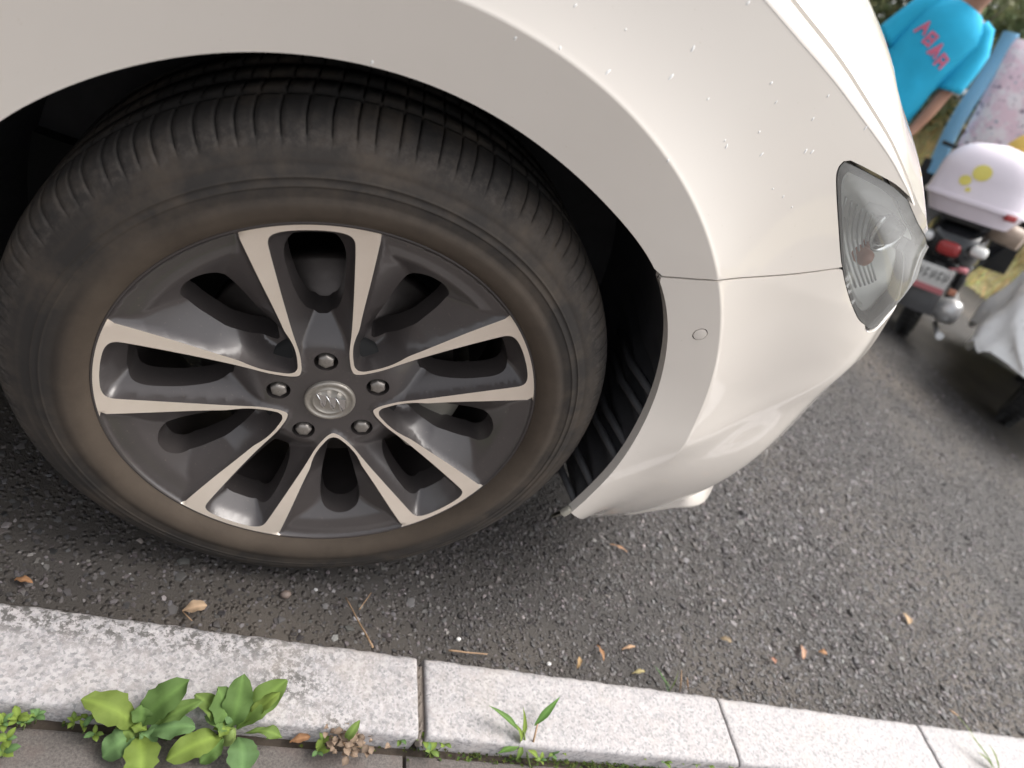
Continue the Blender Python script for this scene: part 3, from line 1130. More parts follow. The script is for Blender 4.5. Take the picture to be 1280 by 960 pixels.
gpm.grid([[skin(u, crest(u)) + topdir(u) * (gapw(u) + q) - np.array([0, 0, 0.019]) for q in (-0.004, 0.012)] for u in np.linspace(-0.6, UEND, 90)])
g2 = mirror(gpm); gpm.add(g2.v, g2.f)
gpm.build('bonnet_gap', M['gap'], car)

# --- wheel arch liner: plastic tunnel following the arch edge, with ribs at the front
def liner():
    mb = MB()
    ys = [0.004, 0.02, 0.05, 0.10, 0.18, 0.28, 0.34]
    rows = []
    for i, (u, q) in enumerate(ARCH):
        r0 = math.hypot(u, q)
        a = math.atan2(u, q)
        row = []
        for j, y in enumerate(ys):
            r = r0 + 0.004 + 0.010 * sstep(0.0, 0.06, y)
            if a > rad(62) and 1 <= j <= 4:
                r -= 0.010 * (1 if (i // 2) % 2 else 0) * (1 - abs(j - 2.5) / 4)
            if a > rad(20) and j >= 4:
                r += 0.012
            x_, y_, nx, ny = plan(u)
            base = skin(u, q, 0)
            row.append((r * math.sin(a), base[1] + y, r * math.cos(a) + H))
        rows.append(row)
    mb.grid(rows)
    # inner wall of the wheel house
    bk = [rows[i][-1] for i in range(len(rows))]
    c = len(mb.v)
    mb.v += [tuple(p) for p in bk] + [(0.0, bk[60][1], H - 0.18)]
    mb.f += [(c + i, c + i + 1, c + len(bk)) for i in range(len(bk) - 1)]
    mb.m += [0] * (len(bk) - 1); mb.sm += [False] * (len(bk) - 1)
    o = mb.build('wheel_arch_liner', M['liner'], car)
    # stiffening ribs on the front lower part
    for k in range(6):
        a = rad((67, 72, 80, 84, 93, 99)[k])
        r = float(np.interp(a, tt, AR)) + 0.004
        rb = MB()
        for yy in np.linspace(0.012, 0.12, 2)[:1]:
            p0 = np.array([r * math.sin(a), 0.008, r * math.cos(a) + H])
            p1 = np.array([(r - 0.004) * math.sin(a + 0.03), 0.16, (r - 0.004) * math.cos(a + 0.03) + H])
            rb.tube([p0, p0 * 0.5 + p1 * 0.5 - np.array([0.008 * math.sin(a), 0, 0.008 * math.cos(a)]), p1], 0.0055, 6)
        rb.build('liner_rib', M['liner'], o)
liner()

# --- rest of the body, mostly out of frame: door, sill, cabin and underside
def rest():
    mb = MB()
    q = np.r_[np.linspace(-0.15, 0.66, 24)]
    rows = []
    for u in np.linspace(-0.627, -1.72, 30):
        rows.append([skin(u, w_) for w_ in q])
    mb.grid(rows)
    mb.build('door', M['paint'], car)
    mirror(mb).build('door', M['paint'], car)
    hd = MB()
    hd.tube([skin(-1.58, 0.42, -0.002), skin(-1.56, 0.425, -0.03), skin(-1.45, 0.43, -0.034), skin(-1.36, 0.43, -0.03), skin(-1.34, 0.43, -0.002)], 0.012, 8)
    hd.build('door_handle', M['chrome'], car)
    # hind body
    mb = MB()
    prof = [(0.0, -0.15), (-0.01, 0.1), (0.0, 0.4), (0.05, 0.66)]
    rows = []
    for x in np.linspace(-1.73, -3.6, 12):
        k = max(0, (-x - 3.2) / 0.4) ** 2 * 0.12
        rows.append([(x, -0.012 + a + k, b + H) for a, b in prof] + [(x, 2 * YC + 0.012 - a - k, b + H) for a, b in prof[::-1]])
    mb.grid(rows)
    n = len(prof) * 2
    mb.f.append(tuple(range(len(mb.v) - n, len(mb.v)))); mb.m.append(0); mb.sm.append(False)
    mb.build('rear_body', M['paint'], car)
    # cabin: pillars, windscreen, side windows, roof
    mb = MB()
    sec = [(-0.62, 0.66, 0.08), (-1.25, 1.12, 0.26), (-2.0, 1.22, 0.28), (-2.9, 1.18, 0.28), (-3.55, 0.68, 0.12)]
    rows = []
    for x, z, ins in sec:
        rows.append([(x, ins, z + H - 0.02), (x, ins + 0.12, z + H + 0.02), (x, YC, z + H + 0.05), (x, 2 * YC - ins - 0.12, z + H + 0.02), (x, 2 * YC - ins, z + H - 0.02)])
    mb.grid(rows[1:4])
    mb.build('roof', M['paint'], car)
    mb = MB(); mb.grid(rows[:2]); mb.build('windscreen', M['glass'], car)
    mb = MB(); mb.grid(rows[3:]); mb.build('rear_window', M['glass'], car)
    for s in (0, 1):
        mb = MB()
        f = (lambda y: y) if s == 0 else (lambda y: 2 * YC - y)
        mb.add([(-0.62, f(0.075), 0.66 + H), (-1.25, f(0.26), 1.10 + H), (-2.0, f(0.28), 1.20 + H), (-2.9, f(0.28), 1.16 + H), (-3.55, f(0.12), 0.66 + H), (-2.0, f(0.04), 0.66 + H)], [(0, 1, 2, 5), (5, 2, 3, 4)], 0, False)
        mb.build('side_window', M['glass'], car)
    ub_ = MB()
    ub_.box((-1.2, YC, 0.30), (3.9, 1.2, 0.16))
    ub_.box((0.45, YC, 0.42), (0.6, 0.95, 0.30))
    ub_.box((-2.0, YC, 0.36), (3.0, 1.66, 0.30))
    ub_.build('underbody', M['under'], car)
rest()

# ------------------------------------------------------------------ front wheel
ST, PH = 0.037, -0.3697
EXW = np.array([math.cos(ST), math.sin(ST), 0]); NW = np.array([-math.sin(ST), math.cos(ST), 0])
def wpt(X, Z, d):
    return EXW * X + NW * d + np.array([0, 0, Z + H])
def wpol(r, a, d):
    return wpt(r * math.sin(a), r * math.cos(a), d)
wheel = empty('wheel', (0, 0, 0), car)
wheel['label'] = 'dusty tyre on a ten-arm two-tone alloy wheel'
TR = 0.3375
def tyre():
    # profile: depth d (inward), radius r, flag dust, flag worn shoulder, groove strength
    pr = [(0.010, 0.2345, 1, 0, 0), (0.004, 0.2385, 1, 0, 0), (-0.003, 0.2415, 1, 0, 0), (-0.009, 0.2465, 1, 0, 0), (-0.0125, 0.2530, 1, 0, 0), (-0.0138, 0.2600, 0.8, 0, 0), (-0.0140, 0.2660, 0.55, 0, 0),
          (-0.0118, 0.2685, 0.40, 0, 0), (-0.0120, 0.2720, 0.22, 0, 0), (-0.0122, 0.2780, 0.08, 0, 0), (-0.0120, 0.2795, 0.06, 0, 0), (-0.0130, 0.2802, 0.3, 0.2, 0), (-0.0117, 0.2812, 0.06, 0, 0), (-0.0115, 0.2840, 0.05, 0, 0), (-0.0104, 0.2870, 0.05, 0, 0), (-0.0114, 0.2877, 0.3, 0.2, 0), (-0.0100, 0.2885, 0.05, 0, 0), (-0.0095, 0.2900, 0.05, 0, 0), (-0.0068, 0.2955, 0.08, 0.0, 0), (-0.0050, 0.2985, 0.1, 0.05, 0), (-0.0052, 0.3000, 0.2, 0.1, 0),
          (-0.0028, 0.3040, 0.12, 0.2, 0), (0.0000, 0.3085, 0.12, 0.4, 0), (0.0012, 0.3105, 0.12, 0.8, 0), (0.0022, 0.3120, 0.1, 1, 0.15), (0.0055, 0.3165, 0.08, 1, 0.5), (0.0095, 0.3210, 0.06, 0.9, 0.9), (0.0145, 0.3255, 0.05, 0.6, 1), (0.0215, 0.3300, 0.03, 0.3, 1), (0.0300, 0.3330, 0.02, 0.1, 1), (0.0390, 0.3348, 0, 0, 1), (0.0470, 0.3358, 0, 0, 1)]
    g = lambda c: [(c - 0.0052, 0.3365, 0, 0, 0.6), (c - 0.0045, 0.3300, 0, 0, 0), (c + 0.0045, 0.3300, 0, 0, 0), (c + 0.0052, 0.3368, 0, 0, 0.6)]
    pr += g(0.055) + [(0.075, 0.3372, 0, 0, 0.7)] + g(0.095) + [(0.115, 0.3375, 0, 0, 0.7)] + g(0.135) + [(0.155, 0.3370, 0, 0, 0.7)] + g(0.175)
    pr += [(0.19, 0.335, 0, 0, 0.5), (0.21, 0.329, 0, 0, 0), (0.225, 0.315, 0, 0, 0), (0.233, 0.295, 0, 0, 0), (0.236, 0.27, 0, 0, 0), (0.225, 0.24, 0, 0, 0)]
    nb = 112
    wd = rng.choice([0.86, 1.0, 1.16], nb)
    ed = np.r_[0, np.cumsum(wd)] / wd.sum() * 2 * math.pi
    rows, cols = [], []
    for b in range(nb):
        a0, a1 = ed[b], ed[b + 1]
        gwid = 0.0015 / 0.325
        fine = [(a0 + gwid * 0.0, 1), (a0 + gwid * 1.0, 1), (a0 + gwid * 1.25, 0)]
        nn = 5
        fine += [(a0 + gwid * 1.3 + (a1 - a0 - gwid * 1.6) * t, 0) for t in np.linspace(0, 1, nn)[1:]]
        lng = b % 2
        for a, gr in fine:
            row = []
            crow = []
            for (d, r, du, wo, gs_) in pr:
                dep = (0.0026 if d < 0.03 else 0.005) * gs_ * gr
                if r < 0.319 and d < 0.02:
                    dep *= (0.4 if lng else 0.1)
                r2 = r - dep
                d2 = d + dep * 0.5 if d < 0.03 else d
                aa = a + 0.25 * max(0, d - 0.02)          # grooves sweep across the tread
                P = wpol(r2, aa, d2)
                if P[2] < 0.0015:
                    bulge = 0.0015 - P[2]
                    P = P + NW * (-bulge * 0.8 if d < 0.1 else bulge * 0.8)
                    P[2] = 0.0015
                elif P[2] < 0.05 and r < 0.33 and d < 0.1:
                    P = P - NW * (0.05 - P[2]) * 0.05
                row.append(P)
                crow.append((du, wo if gr == 0 else wo * 0.2, 0))
            rows.append(row)
            cols.append(crow)
    mb = MB()
    mb.grid(rows, cu=True)
    o = mb.build('tyre', M['tyre'], wheel)
    setcol(o, np.array(cols).reshape(-1, 3))
tyre()

def rim():
    def loop_from(chain, n=5):
        return spline(chain, n, True)
    pol = lambda r, deg: (r * math.sin(rad(deg)), r * math.cos(rad(deg)))
    ph = math.degrees(PH)
    # star-shaped loop: hub plate and the five pockets between the arms of each pair
    half = [(0.0515, 36.0), (0.0535, 31.5), (0.060, 26.0), (0.078, 19.6), (0.10, 16.9), (0.12, 15.2), (0.156, 12.9), (0.19, 11.4), (0.213, 10.6), (0.2225, 10.1), (0.2280, 8.9), (0.2306, 6.5), (0.2312, 3.0)]
    chain = []
    for k in range(5):
        c = ph + 72 * k
        chain += [pol(r, c - a) for r, a in half[:]] + [pol(0.2312, c)] + [pol(r, c + a) for r, a in half[::-1][:-1]]
    STAR = loop_from(chain, 3)
    GAPS, SLOTS, WINS, LUGS = [], [], [], []
    gh = [(0.2372, 15.75), (0.21, 16.3), (0.18, 17.0), (0.15, 17.8), (0.128, 18.7), (0.113, 19.6), (0.102, 19.6), (0.09, 20.2), (0.078, 22.4), (0.068, 26.0), (0.0605, 30.5)]
    for k in range(5):
        c = ph + 72 * k
        left = spline([pol(r, c + a) for r, a in gh] + [pol(0.0580, c + 36)], 3)
        right = spline([pol(0.0580, c + 36)] + [pol(r, c + 72 - a) for r, a in gh[::-1]], 3)[1:]
        arc = [pol(0.2372, c + a) for a in np.linspace(72 - 15.75, 15.75, 24)][1:-1]
        GAPS.append(np.vstack([left, right, arc]))
        sl_ = [(0.090, 33.5), (0.105, 29.5), (0.13, 27.6), (0.155, 27.4), (0.178, 27.8), (0.195, 29.2), (0.203, 32.5), (0.205, 36)]
        ch = [pol(r, c + a) for r, a in sl_] + [pol(r, c + 72 - a) for r, a in sl_[::-1][1:]] + [pol(0.087, c + 36)]
        SLOTS.append(loop_from(ch, 4))
        wn = [(0.108, 0), (0.110, 4.0), (0.124, 8.0), (0.15, 9.3), (0.175, 9.2), (0.196, 8.6), (0.208, 7.2), (0.2125, 4.5), (0.213, 0)]
        ch = [pol(r, c + a) for r, a in wn] + [pol(r, c - a) for r, a in wn[::-1][1:-1]]
        WINS.append(loop_from(ch, 4))
        x, y = pol(0.058, c)
        LUGS.append(np.array([(x + 0.0132 * math.cos(t), y + 0.0132 * math.sin(t)) for t in np.linspace(0, 2 * math.pi, 24, endpoint=False)]))
    HUBH = np.array([(0.0285 * math.cos(t), 0.0285 * math.sin(t)) for t in np.linspace(0, 2 * math.pi, 40, endpoint=False)])
    OUT = np.array([(0.2372 * math.sin(t), 0.2372 * math.cos(t)) for t in np.linspace(0, 2 * math.pi, 220, endpoint=False)])
    # the outer arcs of the gaps coincide with OUT: pull them in a hair
    GAPS = [g * np.where(np.linalg.norm(g, axis=1)[:, None] > 0.2368, 0.9968, 1) for g in GAPS]
    holes = SLOTS + WINS + LUGS + [HUBH]
    V, T = cdt([OUT, STAR] + GAPS + holes, OUT, holes, 0.0036)
    r = np.linalg.norm(V, axis=1)
    inS = inside(V, STAR)
    dS = segdist(V, STAR)
    base = 0.019 * (1 - (r / 0.2372) ** 1.6)
    dep = np.zeros(len(V))
    # pockets
    D = 0.0035 + 0.034 * sstep(0.066, 0.128, r) 
    ps = np.minimum(D, 0.0008 + np.minimum(dS * 2.2, 0.004 + dS * 1.25))
    dep = np.where(inS & (dS > 1e-5), ps, dep)
    inG = np.zeros(len(V), bool)
    for k, g in enumerate(GAPS):
        m_ = inside(V, g)
        dG = segdist(V, g[:-22], False)
        Dg = np.interp(r, [0.05, 0.075, 0.10, 0.17, 0.195, 0.212, 0.225, 0.2372], [0.022, 0.030, 0.036, 0.034, 0.020, 0.009, 0.0055, 0.004])
        gdp = np.minimum(Dg, 0.0028 + dG * np.interp(r, [0.06, 0.1, 0.14, 0.2], [3.0, 1.9, 0.85, 0.5]))
        dgv = segdist(V, g)
        gdp = np.where(dgv < 1e-5, 0, gdp)
        gdp = np.where((dgv < 0.0016) & (dgv >= 1e-5), np.maximum(gdp, 0.003), gdp)
        dep = np.where(m_ & (dgv > 1e-5), gdp, dep)
        # rim-side arc of the gap sits below the machined plane
        arcv = (dgv < 1e-5) & (r > 0.2355)
        dep = np.where(arcv, 0.0035, dep)
        inG |= m_
    P = np.array([wpt(v[0], v[1], d) for v, d in zip(V, dep + base)])
    cen = V[T].mean(1)
    tS = inside(cen, STAR)
    rc_ = np.linalg.norm(cen, axis=1)
    tG = np.zeros(len(T), bool)
    for g in GAPS:
        tG |= inside(cen, g)
    tG |= (rc_ > 0.2358) & ~tS & (np.abs(((np.degrees(np.arctan2(cen[:, 0], cen[:, 1])) - ph + 36) % 72) - 36) > 15.9)
    mb = MB()
    # separate vertices per region so that the arms keep crisp edges
    for mask, mi in ((~tS & ~tG, 0), (tS, 1), (tG, 1)):
        idx = np.unique(T[mask])
        remap = {j: i for i, j in enumerate(idx)}
        mb.add(P[idx], [[remap[j] for j in t] for t in T[mask]], mi)
    # a fine step around the machined faces
    # walls of the windows
    for h, L in [(x, 0.030) for x in SLOTS + WINS] + [(x, 0.016) for x in LUGS]:
        q = []
        for i in range(len(h)):
            j = int(np.argmin(((V - h[i]) ** 2).sum(1)))
            q.append(j)
        cx = h.mean(0)
        top = P[q]
        bot_ = np.array([wpt(*(h[i] + (h[i] - cx) * (-0.04)), dep[q[i]] + base[q[i]] + L) for i in range(len(h))])
        mb.grid([top, bot_], 1, cv=True)
    # outer lip
    al = np.linspace(0, 2 * math.pi, 220, endpoint=False)
    lipp = [(0.2372, 0.0006), (0.2385, 0.0000), (0.2402, 0.0006), (0.2410, 0.0030), (0.2405, 0.008)]
    mb.grid([[wpol(rr_, a, d) for rr_, d in lipp] for a in al], 1, cu=True)
    o = mb.build('rim', [M['alloy'], M['rim_dark']], wheel, fixn=False)
    # make every face look outwards
    bm = bmesh.new(); bm.from_mesh(o.data)
    bmesh.ops.recalc_face_normals(bm, faces=bm.faces[:])
    bm.to_mesh(o.data); bm.free()
    # barrel behind the spokes
    b = MB()
    b.grid([[wpol(rr_, a, d) for rr_, d in ((0.2385, 0.006), (0.2300, 0.012), (0.2240, 0.03), (0.2150, 0.05), (0.2120, 0.12), (0.2200, 0.19), (0.2300, 0.215))] for a in np.linspace(0, 2 * math.pi, 96, endpoint=False)], cu=True)
    b.build('rim_barrel', M['barrel'], wheel)
    # bottoms of the lug holes, nuts
    for k in range(5):
        c = PH + k * 2 * math.pi / 5
        x, y = 0.058 * math.sin(c), 0.058 * math.cos(c)
        s = MB()
        s.add([wpt(x + 0.0145 * math.cos(t), y + 0.0145 * math.sin(t), 0.0375) for t in np.linspace(0, 2 * math.pi, 20, endpoint=False)], [tuple(range(20))])
        s.build('nut_seat', M['gap'], wheel)
        nmb = MB()
        t0 = random.uniform(0, 1)
        def hexr(rr_, d, n=24, hexa=1.0):
            out = []
            for i in range(n):
                t = t0 + i * 2 * math.pi / n
                ph6 = ((t - t0) % (math.pi / 3)) - math.pi / 6
                q = rr_ * (hexa * math.cos(math.pi / 6) / math.cos(ph6) + (1 - hexa) * 0.93)
                out.append(wpt(x + q * math.cos(t), y + q * math.sin(t), d))
            return out
        nmb.grid([hexr(0.0108, 0.0375), hexr(0.0108, 0.032), hexr(0.0094, 0.031), hexr(0.0094, 0.0215), hexr(0.0088, 0.0200), hexr(0.0066, 0.0187, hexa=0.4), hexr(0.0040, 0.0183, hexa=0), hexr(0.0004, 0.0181, hexa=0)], cv=True)
        nmb.build('lug_nut', M['nut'], wheel)
    # centre cap: rim, sunken field, ring and a band of three slanted shields
    cm = MB()
    cm.lathe([(0.0290, 0.030), (0.0290, 0.0195), (0.0283, 0.0178), (0.0262, 0.0172), (0.0248, 0.0178), (0.0240, 0.0190), (0.0205, 0.0190), (0.0198, 0.0176), (0.0186, 0.0172), (0.0178, 0.0178), (0.0172, 0.0186), (0.008, 0.0183), (0.0002, 0.0182)], lambda a, b, h: wpt(a, b, h), 56)
    cap = cm.build('centre_cap', M['cap'], wheel)
    em = MB()
    def shield(cx, cy, s):
        sh = [(-0.0045, 0.0062), (-0.0008, 0.0052), (0.0035, 0.0062), (0.0062, -0.0015), (0.0058, -0.0062), (0.0018, -0.0040), (-0.0012, 0.0008)]
        top = [wpt(cx + a * s * 0.8, cy + b * s, 0.0162) for a, b in sh]
        bot_ = [wpt(cx + a * s * 0.92, cy + b * s * 1.05, 0.0186) for a, b in sh]
        n = len(sh)
        em.add(top + bot_, [tuple(range(n))] + [(i, (i + 1) % n, n + (i + 1) % n, n + i) for i in range(n)], 0, False)
        # raised bar across each shield
        em.tube([wpt(cx - 0.0045 * s, cy + 0.0058 * s, 0.0160), wpt(cx + 0.0045 * s, cy - 0.0050 * s, 0.0160)], 0.0006, 5)
    for cx in (-0.0112, 0.0, 0.0112):
        shield(cx, 0.0, 1.55)
    em.build('cap_emblem', M['chrome'], wheel)
    # brake disc, hub and caliper seen through the openings
    d = MB()
    d.lathe([(0.06, 0.050), (0.075, 0.055), (0.078, 0.085), (0.150, 0.085), (0.151, 0.110), (0.08, 0.110)], lambda a, b, h: wpt(a, b, h), 72)
    d.build('brake_disc', M['disc'], wheel)
    hb_ = MB()
    hb_.lathe([(0.03, 0.035), (0.082, 0.037), (0.084, 0.06), (0.05, 0.065)], lambda a, b, h: wpt(a, b, h), 40)
    hb_.build('hub', M['under'], wheel)
    c = MB()
    rows = []
    for a in np.linspace(rad(62), rad(122), 12):
        rows.append([wpol(q, a, dd) for q, dd in ((0.110, 0.080), (0.118, 0.062), (0.150, 0.058), (0.168, 0.066), (0.170, 0.10), (0.165, 0.13))])
    c.grid(rows)
    c.box(wpol(0.135, rad(74), 0.058), (0.03, 0.016, 0.03), 0, None, 0.004)
    c.box(wpol(0.135, rad(110), 0.058), (0.03, 0.016, 0.03), 0, None, 0.004)
    c.build('brake_caliper', M['caliper'], wheel)
rim()

# ------------------------------------------------------------------ headlight
hl = empty('headlight', (0.6, 0.1, H + 0.35), car)
hl['label'] = 'clear wraparound headlight with dark bezel'
def headlight():
    # lens on the skin
    poly = resample(HLP, 0.007)
    V, T = cdt([poly], poly, [], 0.010)
    de = segdist(V, poly)
    P = skin(V[:, 0], V[:, 1], 0.0015 - 0.010 * sstep(0.0, 0.05, de))
    mb = MB()
    mb.add(P, T)
    mb.build('headlight_lens', M['lens'], hl)
    # housing: walls going in from the outline and a back
    c = HLP.mean(0)
    loop = resample(HLP, 0.012)
    hm = MB()
    def ins(k, off):
        q = c + (loop - c) * k
        return skin(q[:, 0], q[:, 1], off)
    hm.grid([ins(1.004, 0.001), ins(0.992, 0.010), ins(0.98, 0.016)], cv=True)
    hm.build('headlight_bezel', M['blackgloss'], hl)
    # black bezel band along the rear and top edge, standing just behind the lens
    bz = MB()
    for a, b in ((1.0, 0.0045),):
        bz.grid([ins(1.0, 0.004), ins(0.96, 0.005), ins(0.89, 0.008), ins(0.865, 0.020)], cv=True)
    bz.build('headlight_bezel', simple('bezel_black', (0.010, 0.011, 0.012), 0.45), hl)
    # grey reflector bowl with steps
    rf = MB()
    rf.grid([ins(0.885, 0.020), ins(0.86, 0.026), ins(0.80, 0.050), ins(0.60, 0.075), ins(0.35, 0.088), ins(0.05, 0.092)], cv=True)
    rf.build('reflector', simple('satin_reflector', (0.90, 0.90, 0.88), 0.3, 0.04, 30, metal=0.05), hl)
    # light guide along the back edge
    lg = MB()
    e = spline(hl_back, 5)
    g = c + (e - c) * 0.83
    lg.tube([skin(u, q, 0.020) for u, q in g], 0.0042, 8)
    lg.build('light_guide', M['white'], hl)
    # vertical flutes
    for t in np.linspace(0.12, 0.62, 6):
        a = hl_back[2] * (1 - t) + np.array([hl_top[-1][0] + 0.06, hl_top[-1][1] - 0.03]) * t
        b = hl_back[-2] * (1 - t) + np.array([ub + 0.10, wb + 0.045]) * t
        f = MB()
        a = c + (a - c) * 0.75; b = c + (b - c) * 0.75
        f.tube([skin(*(a + (b - a) * s), 0.030 + 0.014 * math.sin(s * 3.14)) for s in np.linspace(0, 1, 7)], 0.0014, 6)
        f.build('reflector_flute', M['silver'], hl)
    # projector and amber indicator
    pc = np.array([c[0] + 0.03, c[1] + 0.022])
    p = skin(*pc, 0.045)
    x_, y_, nx, ny = plan(pc[0])
    nout = Vector((-nx, -ny, 0.05)).normalized()
    Q = nout.to_track_quat('Z', 'Y').to_matrix()
    pj = MB()
    pj.lathe([(0.034, -0.02), (0.035, 0.008), (0.031, 0.012), (0.029, 0.006), (0.027, 0.004)], lambda a, b, h: Vector(p) + Q @ Vector((a, b, h)), 32)
    pj.build('projector_ring', M['chrome'], hl)
    pj = MB()
    pj.lathe([(0.028, 0.002), (0.025, 0.010), (0.018, 0.017), (0.009, 0.021), (0.0003, 0.022)], lambda a, b, h: Vector(p) + Q @ Vector((a, b, h)), 32)
    pj.build('projector_lens', M['glass'], hl)
    ac = np.array([hl_back[5][0] + 0.045, hl_back[5][1] + 0.035])
    p2 = skin(*ac, 0.040)
    am = MB()
    am.lathe([(0.011, -0.01), (0.011, 0.004), (0.009, 0.009), (0.004, 0.012), (0.0003, 0.013)], lambda a, b, h: Vector(p2) + Q @ Vector((a, b, h)), 24)
    am.build('indicator_bulb', M['amber'], hl)
headlight()

# white specks dried on the wing
def specks():
    L = [(644, 48), (885, 124), (866, 61), (964, 104), (908, 183), (949, 165), (952, 193), (1007, 189), (1015, 190), (979, 246), (990, 259), (966, 236), (835, 201), (839, 96), (782, 37), (935, 4), (1016, 149), (1082, 160), (719, 7), (465, 78), (906, 176), (970, 128), (700, 60), (1035, 120), (760, 90)]
    for i, p in enumerate(L):
        u, q = hit(p)
        s = MB()
        ru = random.uniform(0.0008, 0.0015); rv = ru * random.uniform(1.3, 2.6)
        t = random.uniform(-0.5, 0.2)
        rows = []
        for k in (1, 0.75, 0.45, 0.05):
            row = []
            for a in np.linspace(0, 2 * math.pi, 10, endpoint=False):
                x, y = ru * k * math.cos(a), rv * k * math.sin(a) * (1 + 0.15 * math.sin(3 * a + i))
                row.append(skin(u + x * math.cos(t) - y * math.sin(t), q + x * math.sin(t) + y * math.cos(t), 0.0001 - 0.0006 * (1 - k * k)))
            rows.append(row)
        s.grid(rows, cv=True)
        s.build('dried_speck', M['fleck'], wing if q > seam[-1][1] - 0.05 else bumper)
specks()

# ================================================================== WEEDS AND LITTER
def leaf_mesh(mb, base, tip, width, arch=0.012, fold=0.18, curl=0.0, prof=None, wav=0.0, nt=9, nw=5, cols=None, tint=(1, 1, 1), up=(0, 0, 1)):
    base, tip = Vector(base), Vector(tip)
    up = Vector(up)
    ax = tip - base
    L = ax.length
    side = ax.cross(up).normalized()
    nrm = side.cross(ax).normalized()
    prof = prof or [(0, 0.10), (0.15, 0.16), (0.35, 0.55), (0.6, 0.98), (0.78, 0.95), (0.92, 0.6), (1, 0.06)]
    rows = []
    ph = random.uniform(0, 6)
    for i in range(nt):
        t = i / (nt - 1)
        wd = np.interp(t, [p[0] for p in prof], [p[1] for p in prof]) * width / 2 * (1 + (0.07 * math.sin(t * 31 + ph) + 0.05 * math.sin(t * 17 + ph * 2) if nt > 10 else 0))
        c = base + ax * t + nrm * (arch * 4 * t * (1 - t) - curl * t * t)
        row = []
        for j in range(nw):
            s = j / (nw - 1) * 2 - 1
            z = abs(s) * wd * fold + wav * math.sin(t * 13 + s * 2 + ph) * abs(s)
            row.append(c + side * (s * wd) + nrm * z)
            if cols is not None:
                k = (0.82 + 0.18 * (1 - abs(s))) * (1.28 if j == nw // 2 else 1.0)
                cols.append((tint[0] * k, tint[1] * k, tint[2] * k))
        rows.append(row)
    mb.grid(rows)

def leaf_obj(name, parent, base, tip, width, mat_='leaf', **k):
    mb = MB(); cols = []
    leaf_mesh(mb, base, tip, width, cols=cols, **k)
    o = mb.build(name, M[mat_], parent, fixn=False)
    setcol(o, np.array(cols))
    return o

M['moss_stem'] = simple('green_stem', (0.16, 0.22, 0.06), 0.6)
C4 = lambda x, y: (80 + 0.2344 * x, 830 + 0.2344 * y)
OVAL = [(0, 0.10), (0.12, 0.35), (0.3, 0.8), (0.5, 1.0), (0.75, 0.9), (0.92, 0.55), (1, 0.08)]
def rosette(name, label, base_c, leaves, group=None):
    b = pxz(*C4(*base_c), PAVE + 0.010)
    p = tag(empty(name, (b[0], b[1], PAVE)), label, 'weed', group)
    for (bx, tx, wd, zt, tint, arch) in leaves:
        B = pxz(*C4(*bx), PAVE + 0.016)
        T_ = pxz(*C4(*tx), zt)
        leaf_obj('leaf', p, B, T_, wd * 0.000225, tint=tint, arch=arch, fold=random.uniform(0.05, 0.30), wav=0.0032, nt=13, nw=7, prof=OVAL if wd > 90 else None)
    cr_ = MB()
    cr_.lathe([(0.0005, 0.022), (0.006, 0.018), (0.008, 0.008), (0.010, -0.002)], lambda x, y, h: (b[0] + x, b[1] + y, PAVE + h), 10)
    cr_.build('crown', M['moss_stem'], p)
    return p
g1, g2_, g3, g4 = (1.0, 1.0, 0.9), (0.74, 0.86, 0.85), (1.2, 1.12, 0.8), (0.85, 1.0, 1.45)
KT = KTOP
rosette('broad_leaved_weed', 'broad leaved green weed by kerb, its pale leaf lying on the granite', (395, 355), [
    ((385, 345), (95, 185), 150, KT + 0.018, (1.15, 1.05, 0.8), 0.012),
    ((400, 330), (668, 88), 150, KT + 0.035, g2_, 0.010),
    ((470, 350), (735, 195), 80, KT + 0.030, (1.05, 1.1, 1.1), 0.008),
    ((380, 380), (205, 500), 130, PAVE + 0.010, g4, 0.010),
    ((400, 385), (405, 620), 150, PAVE + 0.014, g3, 0.012),
    ((440, 370), (700, 335), 120, KT + 0.006, g4, 0.008),
    ((380, 350), (480, 440), 90, PAVE + 0.012, g4, 0.006),
    ((395, 350), (250, 400), 100, PAVE + 0.016, g1, 0.006),
    ((330, 330), (440, 355), 60, PAVE + 0.022, g3, 0.006),
    ((400, 330), (420, 200), 90, KT + 0.012, g2_, 0.008)])
rosette('broad_leaved_weed', 'bushier broad leaved weed by kerb with one bright leaf across the paving', (880, 375), [
    ((880, 350), (955, 55), 140, KT + 0.035, g2_, 0.012),
    ((920, 345), (1190, 85), 140, KT + 0.028, (1.0, 1.05, 0.9), 0.014),
    ((860, 340), (820, 125), 150, KT + 0.030, g2_, 0.010),
    ((850, 350), (700, 160), 100, KT + 0.022, g1, 0.010),
    ((845, 385), (545, 515), 130, PAVE + 0.022, g3, 0.012),
    ((850, 400), (725, 530), 100, PAVE + 0.010, g2_, 0.006),
    ((930, 390), (945, 590), 150, PAVE + 0.012, g4, 0.012),
    ((940, 340), (1150, 150), 70, KT + 0.035, g3, 0.006),
    ((870, 345), (760, 270), 110, KT + 0.012, (0.9, 1.0, 1.1), 0.008),
    ((880, 370), (800, 350), 70, PAVE + 0.030, g3, 0.006),
    ((960, 370), (1165, 395), 60, PAVE + 0.020, g1, 0.012),
    ((900, 330), (890, 180), 110, KT + 0.018, g4, 0.008)])

